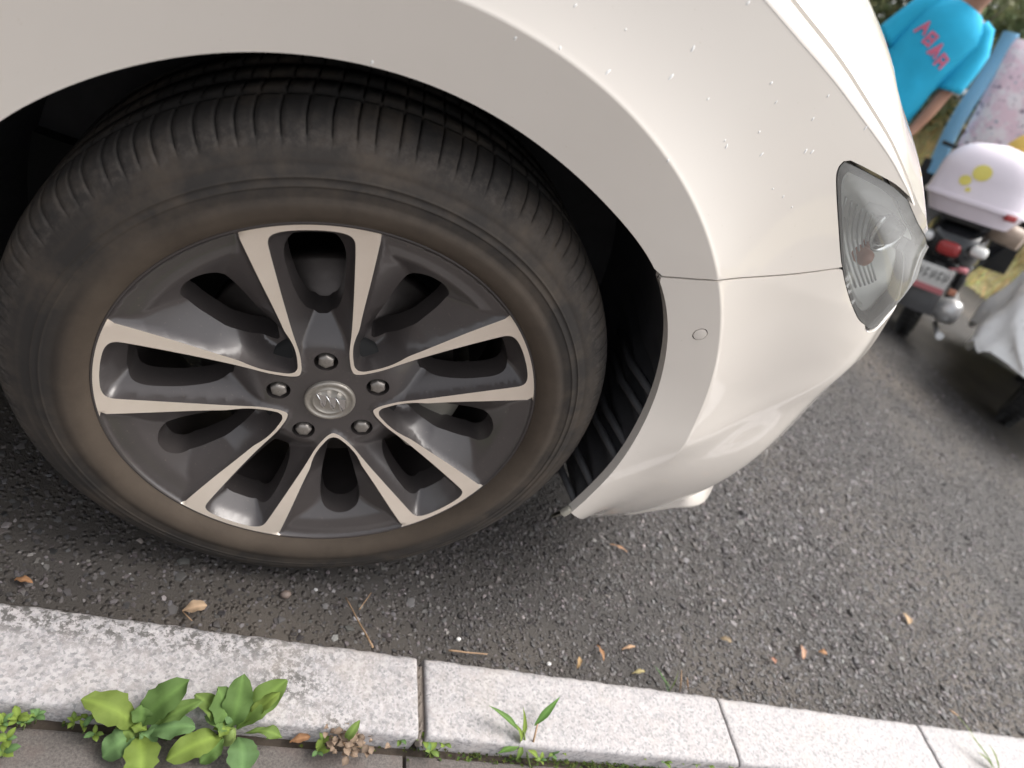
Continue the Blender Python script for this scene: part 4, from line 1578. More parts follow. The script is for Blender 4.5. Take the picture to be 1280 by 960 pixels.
def seedlings(name, label, pts, group='small seedlings in the kerb joint'):
    b = pxz(*pts[0][0], PAVE + 0.006)
    p = tag(empty(name, (b[0], b[1], PAVE)), label, 'weed', group)
    for (q, n, s) in pts:
        c = pxz(*q, PAVE + 0.012)
        st = MB()
        st.tube([(c[0], c[1], PAVE - 0.004), (c[0] + 0.001, c[1], PAVE + 0.008), (c[0], c[1] + 0.001, PAVE + 0.014)], 0.0007, 5)
        st.build('stem', M['moss_stem'], p)
        a0 = random.uniform(0, 6)
        for k in range(n):
            a = a0 + k * 2.4 + random.uniform(-0.3, 0.3)
            L = s * random.uniform(0.7, 1.3)
            B = (c[0], c[1], PAVE + 0.010 + 0.002 * (k % 3))
            T_ = (c[0] + L * math.cos(a), c[1] + L * math.sin(a), PAVE + 0.014 + random.uniform(0, 0.008))
            leaf_obj('leaf', p, B, T_, L * 0.62, tint=random.choice([g1, g3, g3, g4]), arch=0.002, prof=OVAL, nt=6, nw=3)
    return p
seedlings('seedling', 'cluster of tiny round leaved seedlings sprouting beside broad leaved weeds', [((4, 905), 6, 0.010), ((22, 900), 6, 0.012), ((45, 896), 6, 0.009), ((8, 925), 6, 0.012), ((3, 940), 5, 0.012), ((30, 905), 4, 0.008)])
seedlings('seedling', 'few tiny leaves sprouting under the pale weed leaf', [((92, 903), 4, 0.009), ((105, 910), 3, 0.010), ((118, 918), 4, 0.010), ((110, 900), 3, 0.008)])
seedlings('seedling', 'small seedling clump rooted at the wide mortar joint', [((500, 925), 5, 0.008), ((515, 922), 6, 0.010), ((530, 925), 6, 0.012), ((545, 915), 4, 0.014), ((537, 940), 4, 0.013), ((555, 930), 4, 0.009)])
seedlings('seedling', 'two leaf sprouts beside the brown dried weed', [((402, 928), 5, 0.011), ((396, 940), 4, 0.013)])
seedlings('seedling', 'sprouts on the mossy joint near the narrow kerb joint', [((800, 945), 4, 0.008), ((830, 952), 5, 0.010), ((850, 950), 5, 0.009), ((868, 955), 5, 0.009), ((885, 957), 5, 0.008), ((910, 958), 4, 0.008)])
seedlings('seedling', 'low sprouts trailing at the foot of the pointed leaved weed', [((690, 943), 4, 0.008), ((700, 938), 3, 0.009), ((675, 950), 4, 0.008)])

# weed with narrow pointed leaves
def lance_weed():
    b = pxz(655, 938, PAVE + 0.006)
    p = tag(empty('pointed_leaved_weed', (b[0], b[1], PAVE)), 'slender weed with narrow pointed leaves in the mossy joint', 'weed')
    LN = [(0, 0.15), (0.2, 0.7), (0.4, 1.0), (0.7, 0.6), (1, 0.04)]
    st = MB()
    st.tube([(b[0] + 0.012, b[1] - 0.02, PAVE - 0.003), (b[0], b[1], PAVE + 0.012), pxz(655, 915, KT + 0.012)], 0.0012, 6)
    st.build('stem', M['moss_stem'], p)
    s2 = MB()
    s2.tube([pxz(664, 938, PAVE + 0.012), pxz(668, 922, KT + 0.006), pxz(672, 905, KT + 0.018)], [0.0016, 0.0013, 0.001], 6)
    s2.build('stem', M['twig'], p)
    for (a, q, wd, zt, tn) in (((648, 913), (611, 882), 0.010, KT + 0.03, (0.8, 0.95, 1.0)), ((668, 907), (700, 871), 0.011, KT + 0.034, (0.75, 1.0, 0.9)), ((652, 925), (654, 884), 0.009, KT + 0.03, g3), ((650, 930), (645, 905), 0.010, KT + 0.02, g3),
                               ((650, 930), (622, 942), 0.012, PAVE + 0.014, (0.9, 1.1, 1.0)), ((652, 930), (645, 950), 0.009, PAVE + 0.008, g1), ((660, 938), (672, 950), 0.009, PAVE + 0.010, g3), ((660, 932), (690, 930), 0.005, PAVE + 0.016, g1)):
        B = pxz(*a, PAVE + 0.022 if a[1] > 920 else KT + 0.010)
        leaf_obj('leaf', p, B, pxz(*q, zt), wd, tint=tn, arch=0.004, fold=0.35, prof=LN)
lance_weed()

def grass_sprig(label, base, blades, heads=()):
    p = tag(empty('grass_sprig', (base[0], base[1], max(0, base[2] - 0.01))), label, 'weed')
    LN = [(0, 0.5), (0.3, 1.0), (0.7, 0.7), (1, 0.05)]
    for (a, q, wd, za, zq, tn, mt) in blades:
        leaf_obj('blade', p, pxz(*a, za), pxz(*q, zq), wd, mt, tint=tn, arch=0.004, fold=0.4, prof=LN)
    for (a, q, r, za, zq) in heads:
        h = MB()
        A_, B_ = pxz(*a, za), pxz(*q, zq)
        h.tube([A_, A_ * 0.5 + B_ * 0.5, B_], [r * 0.4, r, r * 0.3], 7)
        h.build('seed_head', M['twig'], p)
b_ = pxz(1248, 972, PAVE)
grass_sprig('grass sprig leaning over the granite towards the road, with pale tip', b_, [
    ((1246, 968), (1210, 915), 0.006, PAVE + 0.03, KT + 0.03, (1.1, 1.1, 1.0), 'leaf'), ((1225, 935), (1192, 890), 0.003, KT + 0.022, KT + 0.05, (1.5, 1.3, 1.3), 'leaf'),
    ((1248, 966), (1236, 930), 0.008, PAVE + 0.03, KT + 0.03, (1.3, 1.2, 0.8), 'leaf'), ((1240, 960), (1222, 940), 0.007, PAVE + 0.03, KT + 0.02, (1.2, 1.1, 0.8), 'leaf')], [((1198, 895), (1187, 887), 0.0022, KT + 0.047, KT + 0.053)])
b_ = pxz(836, 864, 0.004)
grass_sprig('thin grass blades and a dry stalk growing between asphalt and kerb', b_, [
    ((835, 866), (818, 832), 0.005, 0.012, 0.045, (0.55, 0.75, 1.0), 'leaf'), ((836, 864), (848, 838), 0.002, 0.012, 0.045, (1.0, 1.0, 0.8), 'leaf'), ((837, 864), (826, 846), 0.003, 0.012, 0.035, (0.9, 1.1, 1.4), 'leaf')], [((850, 864), (852, 838), 0.0017, 0.012, 0.05), ((860, 862), (859, 846), 0.0015, 0.012, 0.03)])

# brown dried weed
def dry_clump():
    b = pxz(436, 930, PAVE + 0.01)
    p = tag(empty('dried_weed', (b[0], b[1], PAVE)), 'withered brown weed clump crumbling against the kerb', 'weed')
    pts = []
    for k in range(70):
        px_ = (random.gauss(438, 13), random.gauss(926, 10))
        z = PAVE + 0.012 + random.uniform(0, 0.022)
        c = pxz(*px_, z)
        a = random.uniform(0, 6.28)
        L = random.uniform(0.005, 0.011)
        t = random.uniform(0.35, 0.8)
        leaf_obj('withered_leaf', p, c, (c[0] + L * math.cos(a), c[1] + L * math.sin(a), c[2] + random.uniform(-0.003, 0.005)), L * 0.9, 'dryleaf', tint=(t, t * 0.95, t * 1.0), arch=0.002, fold=0.5, prof=OVAL, nt=4, nw=3, wav=0.001)
    for k in range(8):
        a = random.uniform(0, 6.28)
        st = MB()
        st.tube([(b[0], b[1], PAVE - 0.004), (b[0] + 0.006 * math.cos(a), b[1] + 0.006 * math.sin(a), PAVE + 0.012), (b[0] + 0.014 * math.cos(a), b[1] + 0.012 * math.sin(a), PAVE + 0.018)], 0.0007, 5)
        st.build('stem', M['twig'], p)
    leaf_obj('leaf', p, pxz(432, 925, KT), pxz(450, 900, KT + 0.022), 0.011, tint=g1, prof=OVAL)
dry_clump()

# moss along the joint between kerb and paving
def moss():
    n = 5200
    x = rng.uniform(-0.25, 1.6, n)
    dens = np.interp(x, [-0.3, 0.20, 0.26, 0.34, 0.8, 1.0, 1.6], [0.03, 0.03, 0.20, 0.35, 0.65, 0.45, 0.4])
    k = rng.uniform(0, 1, n) < dens
    x = x[k]; n = len(x)
    y = KN + KA * x - np.abs(rng.normal(0, 0.008, n)) - 0.001
    z = PAVE - 0.006 + rng.uniform(0, 0.006, n)
    s = rng.uniform(0.0012, 0.0034, n)
    V = np.zeros((n, 4, 3)); a = rng.uniform(0, 6.28, n)
    for j, (dx, dy, dz) in enumerate(((-1, 0, 0), (0, -0.7, 0.3), (1, 0, 0.6), (0, 0.7, 0.9))):
        V[:, j, 0] = x + s * (dx * np.cos(a) - dy * np.sin(a)); V[:, j, 1] = y + s * (dx * np.sin(a) + dy * np.cos(a)); V[:, j, 2] = z + s * dz
    t = rng.uniform(0.6, 1.3, n)
    o = fastmesh('moss', V.reshape(-1, 3), np.arange(n * 4).reshape(-1, 4), M['moss'], None, np.repeat(np.stack([t * rng.uniform(0.8, 1.4, n), t, t], 1), 4, 0))
    o['kind'] = 'stuff'; o['label'] = 'bright green moss filling the joint beside the kerb'; o['category'] = 'moss'
moss()

# fallen leaves, twigs, pebbles
def dry_leaf(label, px_, q, wd, z=0.004, tint=(1, 1, 1), stalk=None, lift=0.006):
    a, b = pxz(*px_, z), pxz(*q, z + lift)
    p = tag(empty('dry_leaf', (a[0], a[1], 0)), label, 'leaf', 'fallen dry leaf scraps on the asphalt')
    leaf_obj('blade', p, a, b, wd, 'dryleaf', tint=tint, arch=0.004, fold=0.3, prof=OVAL, wav=0.0015)
    if stalk:
        s = MB(); s.tube([a, pxz(*stalk, z)], 0.0007, 5); s.build('stalk', M['twig'], p)
dry_leaf('pale curled dry leaf with stalk lying by the granite kerb', (228, 764), (259, 757), 0.017, 0.008, (1.25, 1.15, 1.1), (240, 776), 0.008)
dry_leaf('small orange leaf scrap near kerb behind the wheel', (18, 725), (41, 728), 0.008, tint=(0.9, 0.62, 0.45))
dry_leaf('thin pinkish leaf curl under the bumper corner', (762, 680), (784, 690), 0.006, tint=(1.1, 0.85, 0.75))
dry_leaf('upright yellowish leaf scrap by the kerb', (721, 836), (724, 820), 0.008, tint=(1.1, 0.95, 0.7), lift=0.012)
dry_leaf('orange folded leaf scrap beside a yellowish one', (746, 806), (755, 826), 0.007, tint=(1.0, 0.72, 0.55))
dry_leaf('olive dry leaf scrap on open asphalt', (899, 798), (915, 803), 0.012, tint=(0.65, 0.65, 0.6))
dry_leaf('pale pink leaf scrap next to an orange chip', (1001, 806), (1004, 824), 0.012, tint=(1.2, 0.95, 0.95))
dry_leaf('orange leaf chip on the asphalt', (1023, 815), (1034, 818), 0.013, tint=(1.0, 0.72, 0.55))
dry_leaf('small red leaf chip on the asphalt', (962, 822), (969, 830), 0.012, tint=(0.9, 0.6, 0.6))
dry_leaf('pale leaf chip far out on the asphalt', (1129, 766), (1136, 780), 0.022, tint=(1.2, 1.1, 1.0))
dry_leaf('thin tan leaf fleck on asphalt', (777, 812), (794, 808), 0.006, tint=(1.2, 1.0, 0.9))
dry_leaf('yellow green leaf fleck touching the kerb', (790, 842), (806, 839), 0.007, tint=(1.0, 1.1, 0.8))
dry_leaf('brown leaf tucked under the kerb edge on the paving', (362, 928), (388, 921), 0.010, PAVE + 0.004, tint=(0.8, 0.55, 0.4))
def twig(label, pts, r, z0=0.004, z1=0.004):
    P = [pxz(*p, z0 + (z1 - z0) * i / (len(pts) - 1)) for i, p in enumerate(pts)]
    P = [P[0] + (P[-1] - P[0]) * t + np.array([0, 0, 0.0006 * math.sin(9 * t)]) for t in np.linspace(0, 1, 8)]
    m_ = MB(); m_.tube(P, [r * (1 - 0.4 * i / 7) for i in range(8)], 7)
    o = m_.build('twig', M['twig']); tag(o, label, 'twig', 'dry twigs on the asphalt')
twig('long straw stalk resting its end on the granite kerb', [(466, 809), (432, 747)], 0.0014, KTOP + 0.001, 0.003)
twig('short thin straw crossing beside the long stalk', [(449, 762), (464, 741)], 0.0008)
twig('reddish straw lying parallel to the kerb', [(561, 813), (609, 818)], 0.0014, 0.012, 0.010)
def pebble(label, p, r, c):
    m_ = MB()
    q = pxz(*p, r * 0.5)
    rows = []
    for la in np.linspace(-1.5, 1.5, 6):
        rows.append([(q[0] + r * math.cos(la) * math.cos(a) * (1 + 0.15 * math.sin(2 * a)), q[1] + r * 0.8 * math.cos(la) * math.sin(a), q[2] + 0.7 * r * math.sin(la)) for a in np.linspace(0, 2 * math.pi, 9, endpoint=False)])
    m_.grid(rows, cv=True)
    tag(m_.build('pebble', simple('pebble_' + str(len(label)), c, 0.6)), label, 'pebble', 'loose pebbles on the asphalt')
pebble('white pebble on asphalt above the reddish straw', (573, 799), 0.0042, (0.75, 0.73, 0.7))
pebble('brown pebble on asphalt beside the straw stalk', (357, 743), 0.008, (0.17, 0.13, 0.11))
pebble('white pebble by the kerb near folded orange leaf', (686, 830), 0.0045, (0.7, 0.68, 0.66))

# ================================================================== BACKGROUND PLANTING
def crown_mesh(center, R, n, leafsize, nclump, tint):
    c = np.asarray(center, float)
    cl = rng.normal(0, 1, (nclump, 3))
    cl /= np.linalg.norm(cl, axis=1)[:, None]
    cl *= rng.uniform(0.35, 0.95, (nclump, 1)) ** 0.6
    cl = c + cl * R
    i = rng.integers(0, nclump, n)
    P = cl[i] + rng.normal(0, 1, (n, 3)) * np.asarray(R) * 0.17
    d1 = rng.normal(0, 1, (n, 3)); d1 /= np.linalg.norm(d1, axis=1)[:, None]
    d2 = np.cross(d1, rng.normal(0, 1, (n, 3))); d2 /= np.linalg.norm(d2, axis=1)[:, None]
    s = leafsize * rng.uniform(0.6, 1.4, (n, 1))
    V = np.stack([P - d1 * s, P + d2 * s * 0.45, P + d1 * s, P - d2 * s * 0.45], 1)
    t = rng.uniform(0.6, 1.5, nclump)[i] * rng.uniform(0.75, 1.25, n)
    col = np.stack([t * tint[0] * rng.uniform(0.85, 1.2, n), t * tint[1], t * tint[2]], 1)
    return V.reshape(-1, 3), np.arange(n * 4).reshape(-1, 4), np.repeat(col, 4, 0)

def bush(name, label, s, l, R, hgt, tint, n, lsz, cat='bush', group='bushes on the bank', trunk_h=0.0):
    g = bank_pt(s, l)
    p = tag(empty(name, tuple(g)), label, cat, group)
    cz = trunk_h + hgt * 0.5
    V, F, Cc = crown_mesh(g + np.array([0, 0, cz]), (R, R, hgt * 0.55), n, lsz, 26 if not trunk_h else 40, tint)
    fastmesh('crown', V, F, M['bushleaf'], p, Cc, loc=tuple(g))
    t = MB()
    if trunk_h:
        t.tube([g - [0, 0, 0.1], g + [0.05, 0.02, trunk_h * 0.6], g + [0.0, 0.08, trunk_h + hgt * 0.3], g + [0.05, 0.05, trunk_h + hgt * 0.7]], [0.11, 0.09, 0.06, 0.02], 8)
    for k in range(6):
        a = k * 1.05 + 0.3
        h0 = trunk_h * 0.85
        t.tube([g + [0, 0, h0 - 0.05], g + [0.35 * R * math.cos(a), 0.35 * R * math.sin(a), h0 + hgt * 0.35], g + [0.7 * R * math.cos(a), 0.7 * R * math.sin(a), h0 + hgt * 0.75]], [0.035, 0.022, 0.008], 6)
    t.build('trunk' if trunk_h else 'stems', M['bark'], p)
bl = ['low dark green bush in the front row on the grass bank', 'taller light green bush rising behind the front row on the bank']
for k, (s, l, R, h, tn, li) in enumerate([(9.4, -3.6, 0.9, 1.6, (0.9, 1.0, 0.9), 0), (9.6, -2.2, 1.0, 1.9, (0.85, 1.0, 0.9), 0), (9.3, -0.9, 0.95, 1.7, (0.9, 0.95, 0.9), 0), (9.6, 0.5, 1.0, 1.8, (0.8, 0.85, 0.8), 0), (9.4, 1.9, 1.0, 1.9, (0.85, 0.95, 0.85), 0), (9.5, 3.3, 1.0, 1.8, (1.0, 1.0, 0.9), 0), (9.6, 4.8, 1.1, 2.0, (0.95, 1.0, 0.9), 0), (9.6, -5.2, 1.1, 1.8, (1.0, 1.0, 0.9), 0), (10.8, -0.2, 1.1, 2.6, (1.1, 1.15, 0.95), 1), (10.8, 1.4, 1.1, 2.3, (1.1, 1.15, 0.95), 1), (10.9, -2.8, 1.2, 2.6, (1.1, 1.2, 0.95), 1)]):
    bush('bush', bl[li], s, l, R, h, tn, 5200, 0.055)
for k, (s, l, R, h, th_) in enumerate([(14, -3.5, 1.9, 3.2, 1.6), (15, 0.2, 2.0, 3.4, 1.8), (14.5, 4.4, 1.9, 3.0, 1.7), (16, -8, 2.2, 3.6, 1.8), (16, 8.5, 2.2, 3.6, 1.8)]):
    bush('tree', 'leafy tree standing behind the bushes on the bank', s, l, R, h, (1.0, 1.1, 0.9), 7500, 0.085, 'tree', 'trees behind the bank', th_)

# ================================================================== SCOOTERS
def place(root, loc, heading, lean=0.0):
    root.location = loc
    root.rotation_euler = (Matrix.Rotation(heading, 3, 'Z') @ Matrix.Rotation(-lean, 3, 'X')).to_euler()
    root['_w'] = (0.0, 0.0, 0.0)

def rrect(hw, z0, z1, n=20, e=3.2):
    """rounded section in (y, z)"""
    zc, hz = (z0 + z1) / 2, (z1 - z0) / 2
    out = []
    for a in np.linspace(0, 2 * math.pi, n, endpoint=False):
        c, s = math.cos(a), math.sin(a)
        out.append((hw * math.copysign(abs(c) ** (2 / e), c), zc + hz * math.copysign(abs(s) ** (2 / e), s)))
    return out

def loft(mb, secs, mi=0, n=20, e=3.2, yoff=0.0):
    rows = [[(x, y + yoff, z) for y, z in rrect(hw, z0, z1, n, e)] for x, hw, z0, z1 in secs]
    mb.grid(rows, mi, cv=True)
    k = len(mb.v)
    m_ = n * len(rows)
    mb.f += [tuple(range(k - m_, k - m_ + n)), tuple(range(k - n, k))]
    mb.m += [mi, mi]; mb.sm += [True, True]

def wheel_at(root, name, x, R, wdt):
    e_ = empty(name, (0, 0, 0), root); e_['_w'] = (0.0, 0.0, 0.0)
    t = MB()
    prof = []
    for a in np.linspace(-2.6, 2.6, 15):
        prof.append((R - wdt * 0.5 + wdt * 0.5 * math.cos(a), wdt * 0.5 * math.sin(a)))
    t.lathe(prof, lambda a, b, h: (x + a, h, R + b), 40)
    for k in range(40):
        a = k * 2 * math.pi / 40
        for s in (-1, 1):
            c = Vector((x + (R + 0.0005) * math.cos(a), s * wdt * 0.22, R + (R + 0.0005) * math.sin(a)))
            t.box(c, (0.008, wdt * 0.32, 0.012), 0, Matrix.Rotation(-a, 3, 'Y') @ Matrix.Rotation(s * 0.5, 3, 'X'))
    t.build('tyre', M['tyre_plain'], e_)
    r = MB()
    r.lathe([(0.03, -0.055), (0.055, -0.052), (0.06, -0.03), (R * 0.58, -0.025), (R * 0.66, -0.04), (R * 0.68, 0), (R * 0.66, 0.04), (R * 0.58, 0.025), (0.06, 0.03), (0.055, 0.052), (0.03, 0.055)], lambda a, b, h: (x + a, h, R + b), 32)
    r.build('rim', M['greyplastic'], e_)
    return e_
M['tyre_plain'] = simple('scooter_tyre', (0.02, 0.02, 0.02), 0.7)

def scooter():
    r = tag(empty('scooter', (0, 0, 0)), 'black scooter with pale lavender top box and pink quilted apron', 'scooter', 'scooters parked beyond the car')
    P = lambda name, mb, mt, parent=r: mb.build(name, mt, parent)
    wheel_at(r, 'rear_wheel', 0.0, 0.215, 0.095)
    wheel_at(r, 'front_wheel', 1.26, 0.215, 0.085)
    mb = MB(); loft(mb, [(-0.27, 0.05, 0.50, 0.57), (-0.24, 0.095, 0.45, 0.61), (-0.15, 0.135, 0.43, 0.65), (0.05, 0.155, 0.40, 0.67), (0.30, 0.155, 0.36, 0.67), (0.52, 0.14, 0.30, 0.62), (0.60, 0.12, 0.28, 0.55)])
    P('tail_fairing', mb, M['blackgloss'])
    mb = MB(); loft(mb, [(-0.10, 0.09, 0.67, 0.70), (-0.04, 0.13, 0.66, 0.74), (0.2, 0.145, 0.66, 0.75), (0.45, 0.13, 0.64, 0.74), (0.60, 0.08, 0.63, 0.70)])
    P('seat', mb, M['blackplastic'])
    mb = MB(); loft(mb, [(0.5, 0.14, 0.24, 0.32), (0.75, 0.16, 0.24, 0.31), (0.98, 0.13, 0.24, 0.33)])
    P('footboard', mb, M['greyplastic'])
    mb = MB()
    rows = []
    for t in np.linspace(0, 1, 12):
        z = 0.28 + 0.66 * t; x = 1.00 - 0.06 * t + 0.10 * math.sin(t * 3.14) * 0.3
        hw = 0.14 + 0.16 * math.sin(min(1, t * 1.3) * 1.57) - 0.08 * max(0, t - 0.7) / 0.3
        rows.append([(x + 0.07 - 0.07 * (s * s), hw * s, z) for s in np.linspace(-1, 1, 9)])
    mb.grid(rows)
    mb.grid([[(x + 0.02, y, z) for x, y, z in row] for row in rows])
    P('leg_shield', mb, M['blackgloss'])
    mb = MB()
    mb.tube([(1.02, 0, 0.85), (1.12, 0, 0.52), (1.18, 0, 0.40)], 0.022, 8)
    for s in (-1, 1):
        mb.tube([(1.17, s * 0.06, 0.42), (1.26, s * 0.06, 0.215)], 0.016, 8)
    P('fork', mb, M['silver'])
    mb = MB()
    rows = []
    for a in np.linspace(rad(20), rad(175), 16):
        rows.append([(1.26 + q * math.cos(a), y, 0.215 + q * math.sin(a)) for q, y in ((0.215, -0.058), (0.240, -0.052), (0.25, 0), (0.240, 0.052), (0.215, 0.058))])
    mb.grid(rows); P('front_mudguard', mb, M['blackgloss'])
    mb = MB(); mb.tube([(0.93, 0.36, 0.99), (0.98, 0.22, 0.98), (1.01, 0, 0.95), (0.98, -0.22, 0.98), (0.93, -0.36, 0.99)], 0.013, 8)
    P('handlebar', mb, M['blackplastic'])
    mb = MB(); loft(mb, [(0.92, 0.08, 0.90, 0.98), (0.98, 0.13, 0.87, 1.02), (1.06, 0.11, 0.86, 1.01), (1.10, 0.05, 0.90, 0.97)])
    P('handlebar_cowl', mb, M['blackgloss'])
    mb = MB()
    mb.grid([[(1.10 - 0.05 * t + 0.02 * math.sin(s_ * 7), 0.42 - 0.75 * s_, 0.36 + 0.52 * t) for s_ in np.linspace(0, 1, 12)] for t in np.linspace(0, 1, 8)])
    mb.grid([[(1.115 - 0.05 * t + 0.02 * math.sin(s_ * 7), 0.42 - 0.75 * s_, 0.36 + 0.52 * t) for s_ in np.linspace(0, 1, 12)] for t in np.linspace(0, 1, 8)])
    P('apron_lining', mb, M['blackplastic'])
    # rear mudguard, grey, over the wheel
    mb = MB()
    rows = []
    for a in np.linspace(rad(60), rad(188), 18):
        q = 0.245
        rows.append([(q * math.cos(a) * k, y, 0.215 + q * math.sin(a) * k) for k, y in ((0.86, -0.085), (0.97, -0.082), (1.02, -0.05), (1.04, 0), (1.02, 0.05), (0.97, 0.082), (0.86, 0.085))])
    mb.grid(rows); mg = P('rear_mudguard', mb, M['greyplastic'])
    # number plate on the mudguard: white field, pink lower strip, unreadable dark characters
    pl = empty('number_plate', (0, 0, 0), r); pl['_w'] = (0.0, 0.0, 0.0)
    RT = Matrix.Rotation(rad(-14), 3, 'Y')
    pc = Vector((-0.285, 0.02, 0.365))
    mb = MB(); mb.box(pc, (0.006, 0.20, 0.135), 0, RT, 0.002); mb.build('plate', M['white'], pl)
    mb = MB(); mb.box(pc + RT @ Vector((-0.0045, 0, -0.052)), (0.003, 0.198, 0.03), 0, RT); mb.build('plate_strip', M['pinkplain'], pl)
    for k, y in enumerate((0.075, 0.045, 0.012, -0.02, -0.052, -0.08)):
        mb = MB()
        for (dy, dz, sy, sz) in ((0, 0.022, 0.018, 0.006), (0.007, 0.0, 0.005, 0.045), (-0.004, -0.008, 0.012, 0.005), (-0.007, 0.01, 0.005, 0.03))[(k % 2):(k % 2) + 3]:
            mb.box(pc + RT @ Vector((-0.0040, y + dy, 0.018 + dz)), (0.002, sy, sz), 0, RT)
        mb.build('plate_character', M['ink'], pl)
    mb = MB(); mb.box((-0.262, 0.0, 0.43), (0.02, 0.05, 0.03), 0, None, 0.004); P('plate_lamp', mb, M['blackplastic'])
    mb = MB(); mb.box((-0.262, -0.115, 0.33), (0.012, 0.035, 0.03), 0, None, 0.004); P('amber_reflector', mb, M['amber'])
    # lamps
    mb = MB(); loft(mb, [(-0.295, 0.02, 0.505, 0.535), (-0.29, 0.045, 0.49, 0.55), (-0.25, 0.06, 0.48, 0.56)]); P('tail_lamp', mb, M['red'])
    for s in (-1, 1):
        mb = MB(); loft(mb, [(-0.275, 0.012, 0.535, 0.555), (-0.268, 0.034, 0.525, 0.565), (-0.22, 0.04, 0.515, 0.575)], yoff=s * 0.125); P('turn_signal', mb, M['white'])
    mb = MB(); mb.tube([(-0.26, -0.05, 0.43), (-0.31, -0.06, 0.44), (-0.33, -0.09, 0.45)], 0.006, 6); mb.tube([(-0.33, -0.085, 0.45), (-0.335, -0.125, 0.455)], 0.014, 8); P('red_marker_lamp', mb, M['pinkplain'])
    # silver end housing beside the wheel, stand, shock absorbers
    mb = MB(); mb.lathe([(0.0005, -0.205), (0.03, -0.203), (0.058, -0.19), (0.07, -0.16), (0.066, -0.12), (0.045, -0.07)], lambda a, b, h: (-0.10 + a, h, 0.215 + b), 24); P('silver_housing', mb, M['silver'])
    mb = MB(); mb.tube([(-0.10, -0.14, 0.20), (0.1, -0.14, 0.22), (0.35, -0.11, 0.26)], [0.05, 0.045, 0.03], 10); P('swing_arm', mb, M['silver'])
    mb = MB(); mb.tube([(-0.06, -0.12, 0.13), (-0.20, -0.16, 0.10), (-0.26, -0.17, 0.11)], [0.012, 0.016, 0.02], 8); P('foot_peg', mb, M['silver'])
    for s in (-1, 1):
        mb = MB(); mb.tube([(0.0, s * 0.115, 0.22), (-0.04, s * 0.12, 0.46)], 0.022, 10); P('shock_absorber', mb, M['blackplastic'])
    mb = MB(); mb.tube([(0.35, 0.10, 0.25), (0.28, 0.22, 0.03)], 0.010, 6); P('side_stand', mb, M['blackplastic'])
    # rear rack and top box
    mb = MB()
    for s in (-1, 1):
        mb.tube([(0.05, s * 0.08, 0.66), (-0.18, s * 0.09, 0.66), (-0.26, s * 0.09, 0.64)], 0.009, 8)
    mb.box((-0.10, 0, 0.655), (0.26, 0.24, 0.025), 0, None, 0.005); P('rear_rack', mb, M['blackplastic'])
    bx = empty('top_box', (0, 0, 0), r); bx['_w'] = (0.0, 0.0, 0.0)
    def sq(a, e): return math.copysign(abs(a) ** (2 / e), a)
    def shell(z0, z1, taper0, taper1, dome, n=40, cx=-0.13, hx=0.195, hy=0.235):
        m_ = MB(); rows = []
        lv = [(z0 + (z1 - z0) * t, taper0 + (taper1 - taper0) * t) for t in np.linspace(0, 1, 6)]
        for z, k in lv:
            rows.append([(cx + hx * k * sq(math.cos(a), 2.4), hy * k * sq(math.sin(a), 2.4), z) for a in np.linspace(0, 2 * math.pi, n, endpoint=False)])
        for t in np.linspace(0.08, 1, 8):
            k = taper1 * (1 - t ** 2.4) ** 0.5 if t < 1 else 0.01
            rows.append([(cx + hx * k * sq(math.cos(a), 2.4), hy * k * sq(math.sin(a), 2.4), z1 + dome * t ** 0.8) for a in np.linspace(0, 2 * math.pi, n, endpoint=False)])
        m_.grid(rows, cv=True)
        return m_
    m_ = shell(0.67, 0.745, 0.78, 0.97, 0.01); m_.build('box_base', M['lavender'], bx)
    m_ = shell(0.755, 0.84, 1.0, 0.97, 0.19); lid = m_.build('box_lid', M['lavender'], bx)
    m_ = shell(0.742, 0.760, 1.025, 1.025, 0.004); m_.build('box_rim', M['lavender'], bx)
    m_ = MB(); m_.box((-0.285, -0.165, 0.735), (0.02, 0.055, 0.030), 0, Matrix.Rotation(0.5, 3, 'Z'), 0.006); m_.build('box_reflector', M['red'], bx)
    # plain round yellow sticker on the lid
    m_ = MB()
    for (cy, cz, rr_) in ((0.035, 0.885, 0.040), (0.085, 0.835, 0.026), (0.055, 0.800, 0.012)):
        rows = []
        for k in (1, 0.6, 0.2, 0.02):
            row = []
            for a in np.linspace(0, 2 * math.pi, 20, endpoint=False):
                y, z = cy + rr_ * k * math.cos(a), cz + rr_ * k * 0.9 * math.sin(a)
                tk = 1.0 - 0.03 * np.clip((z - 0.755) / 0.085, 0, 1)
                if z > 0.84:
                    tk = 0.97 * (1 - (((z - 0.84) / 0.19) ** 1.25) ** 2.4) ** 0.5
                yy = min(0.98, abs(y) / (0.235 * tk))
                row.append((-0.13 - 0.195 * tk * (1 - yy ** 2.4) ** (1 / 2.4) - 0.004, y, z))
            rows.append(row)
        m_.grid(rows, cv=True)
    m_.build('yellow_sticker', M['yellow'], bx)
    # beige roll behind the seat
    mb = MB(); mb.tube([(-0.02, -0.08, 0.665), (-0.04, -0.15, 0.66), (-0.06, -0.27, 0.645)], [0.05, 0.055, 0.05], 12); P('beige_seat_roll', mb, M['beige'])
    # quilted apron over the handlebar
    q = empty('quilted_apron', (0, 0, 0), r); q['_w'] = (0.0, 0.0, 0.0)
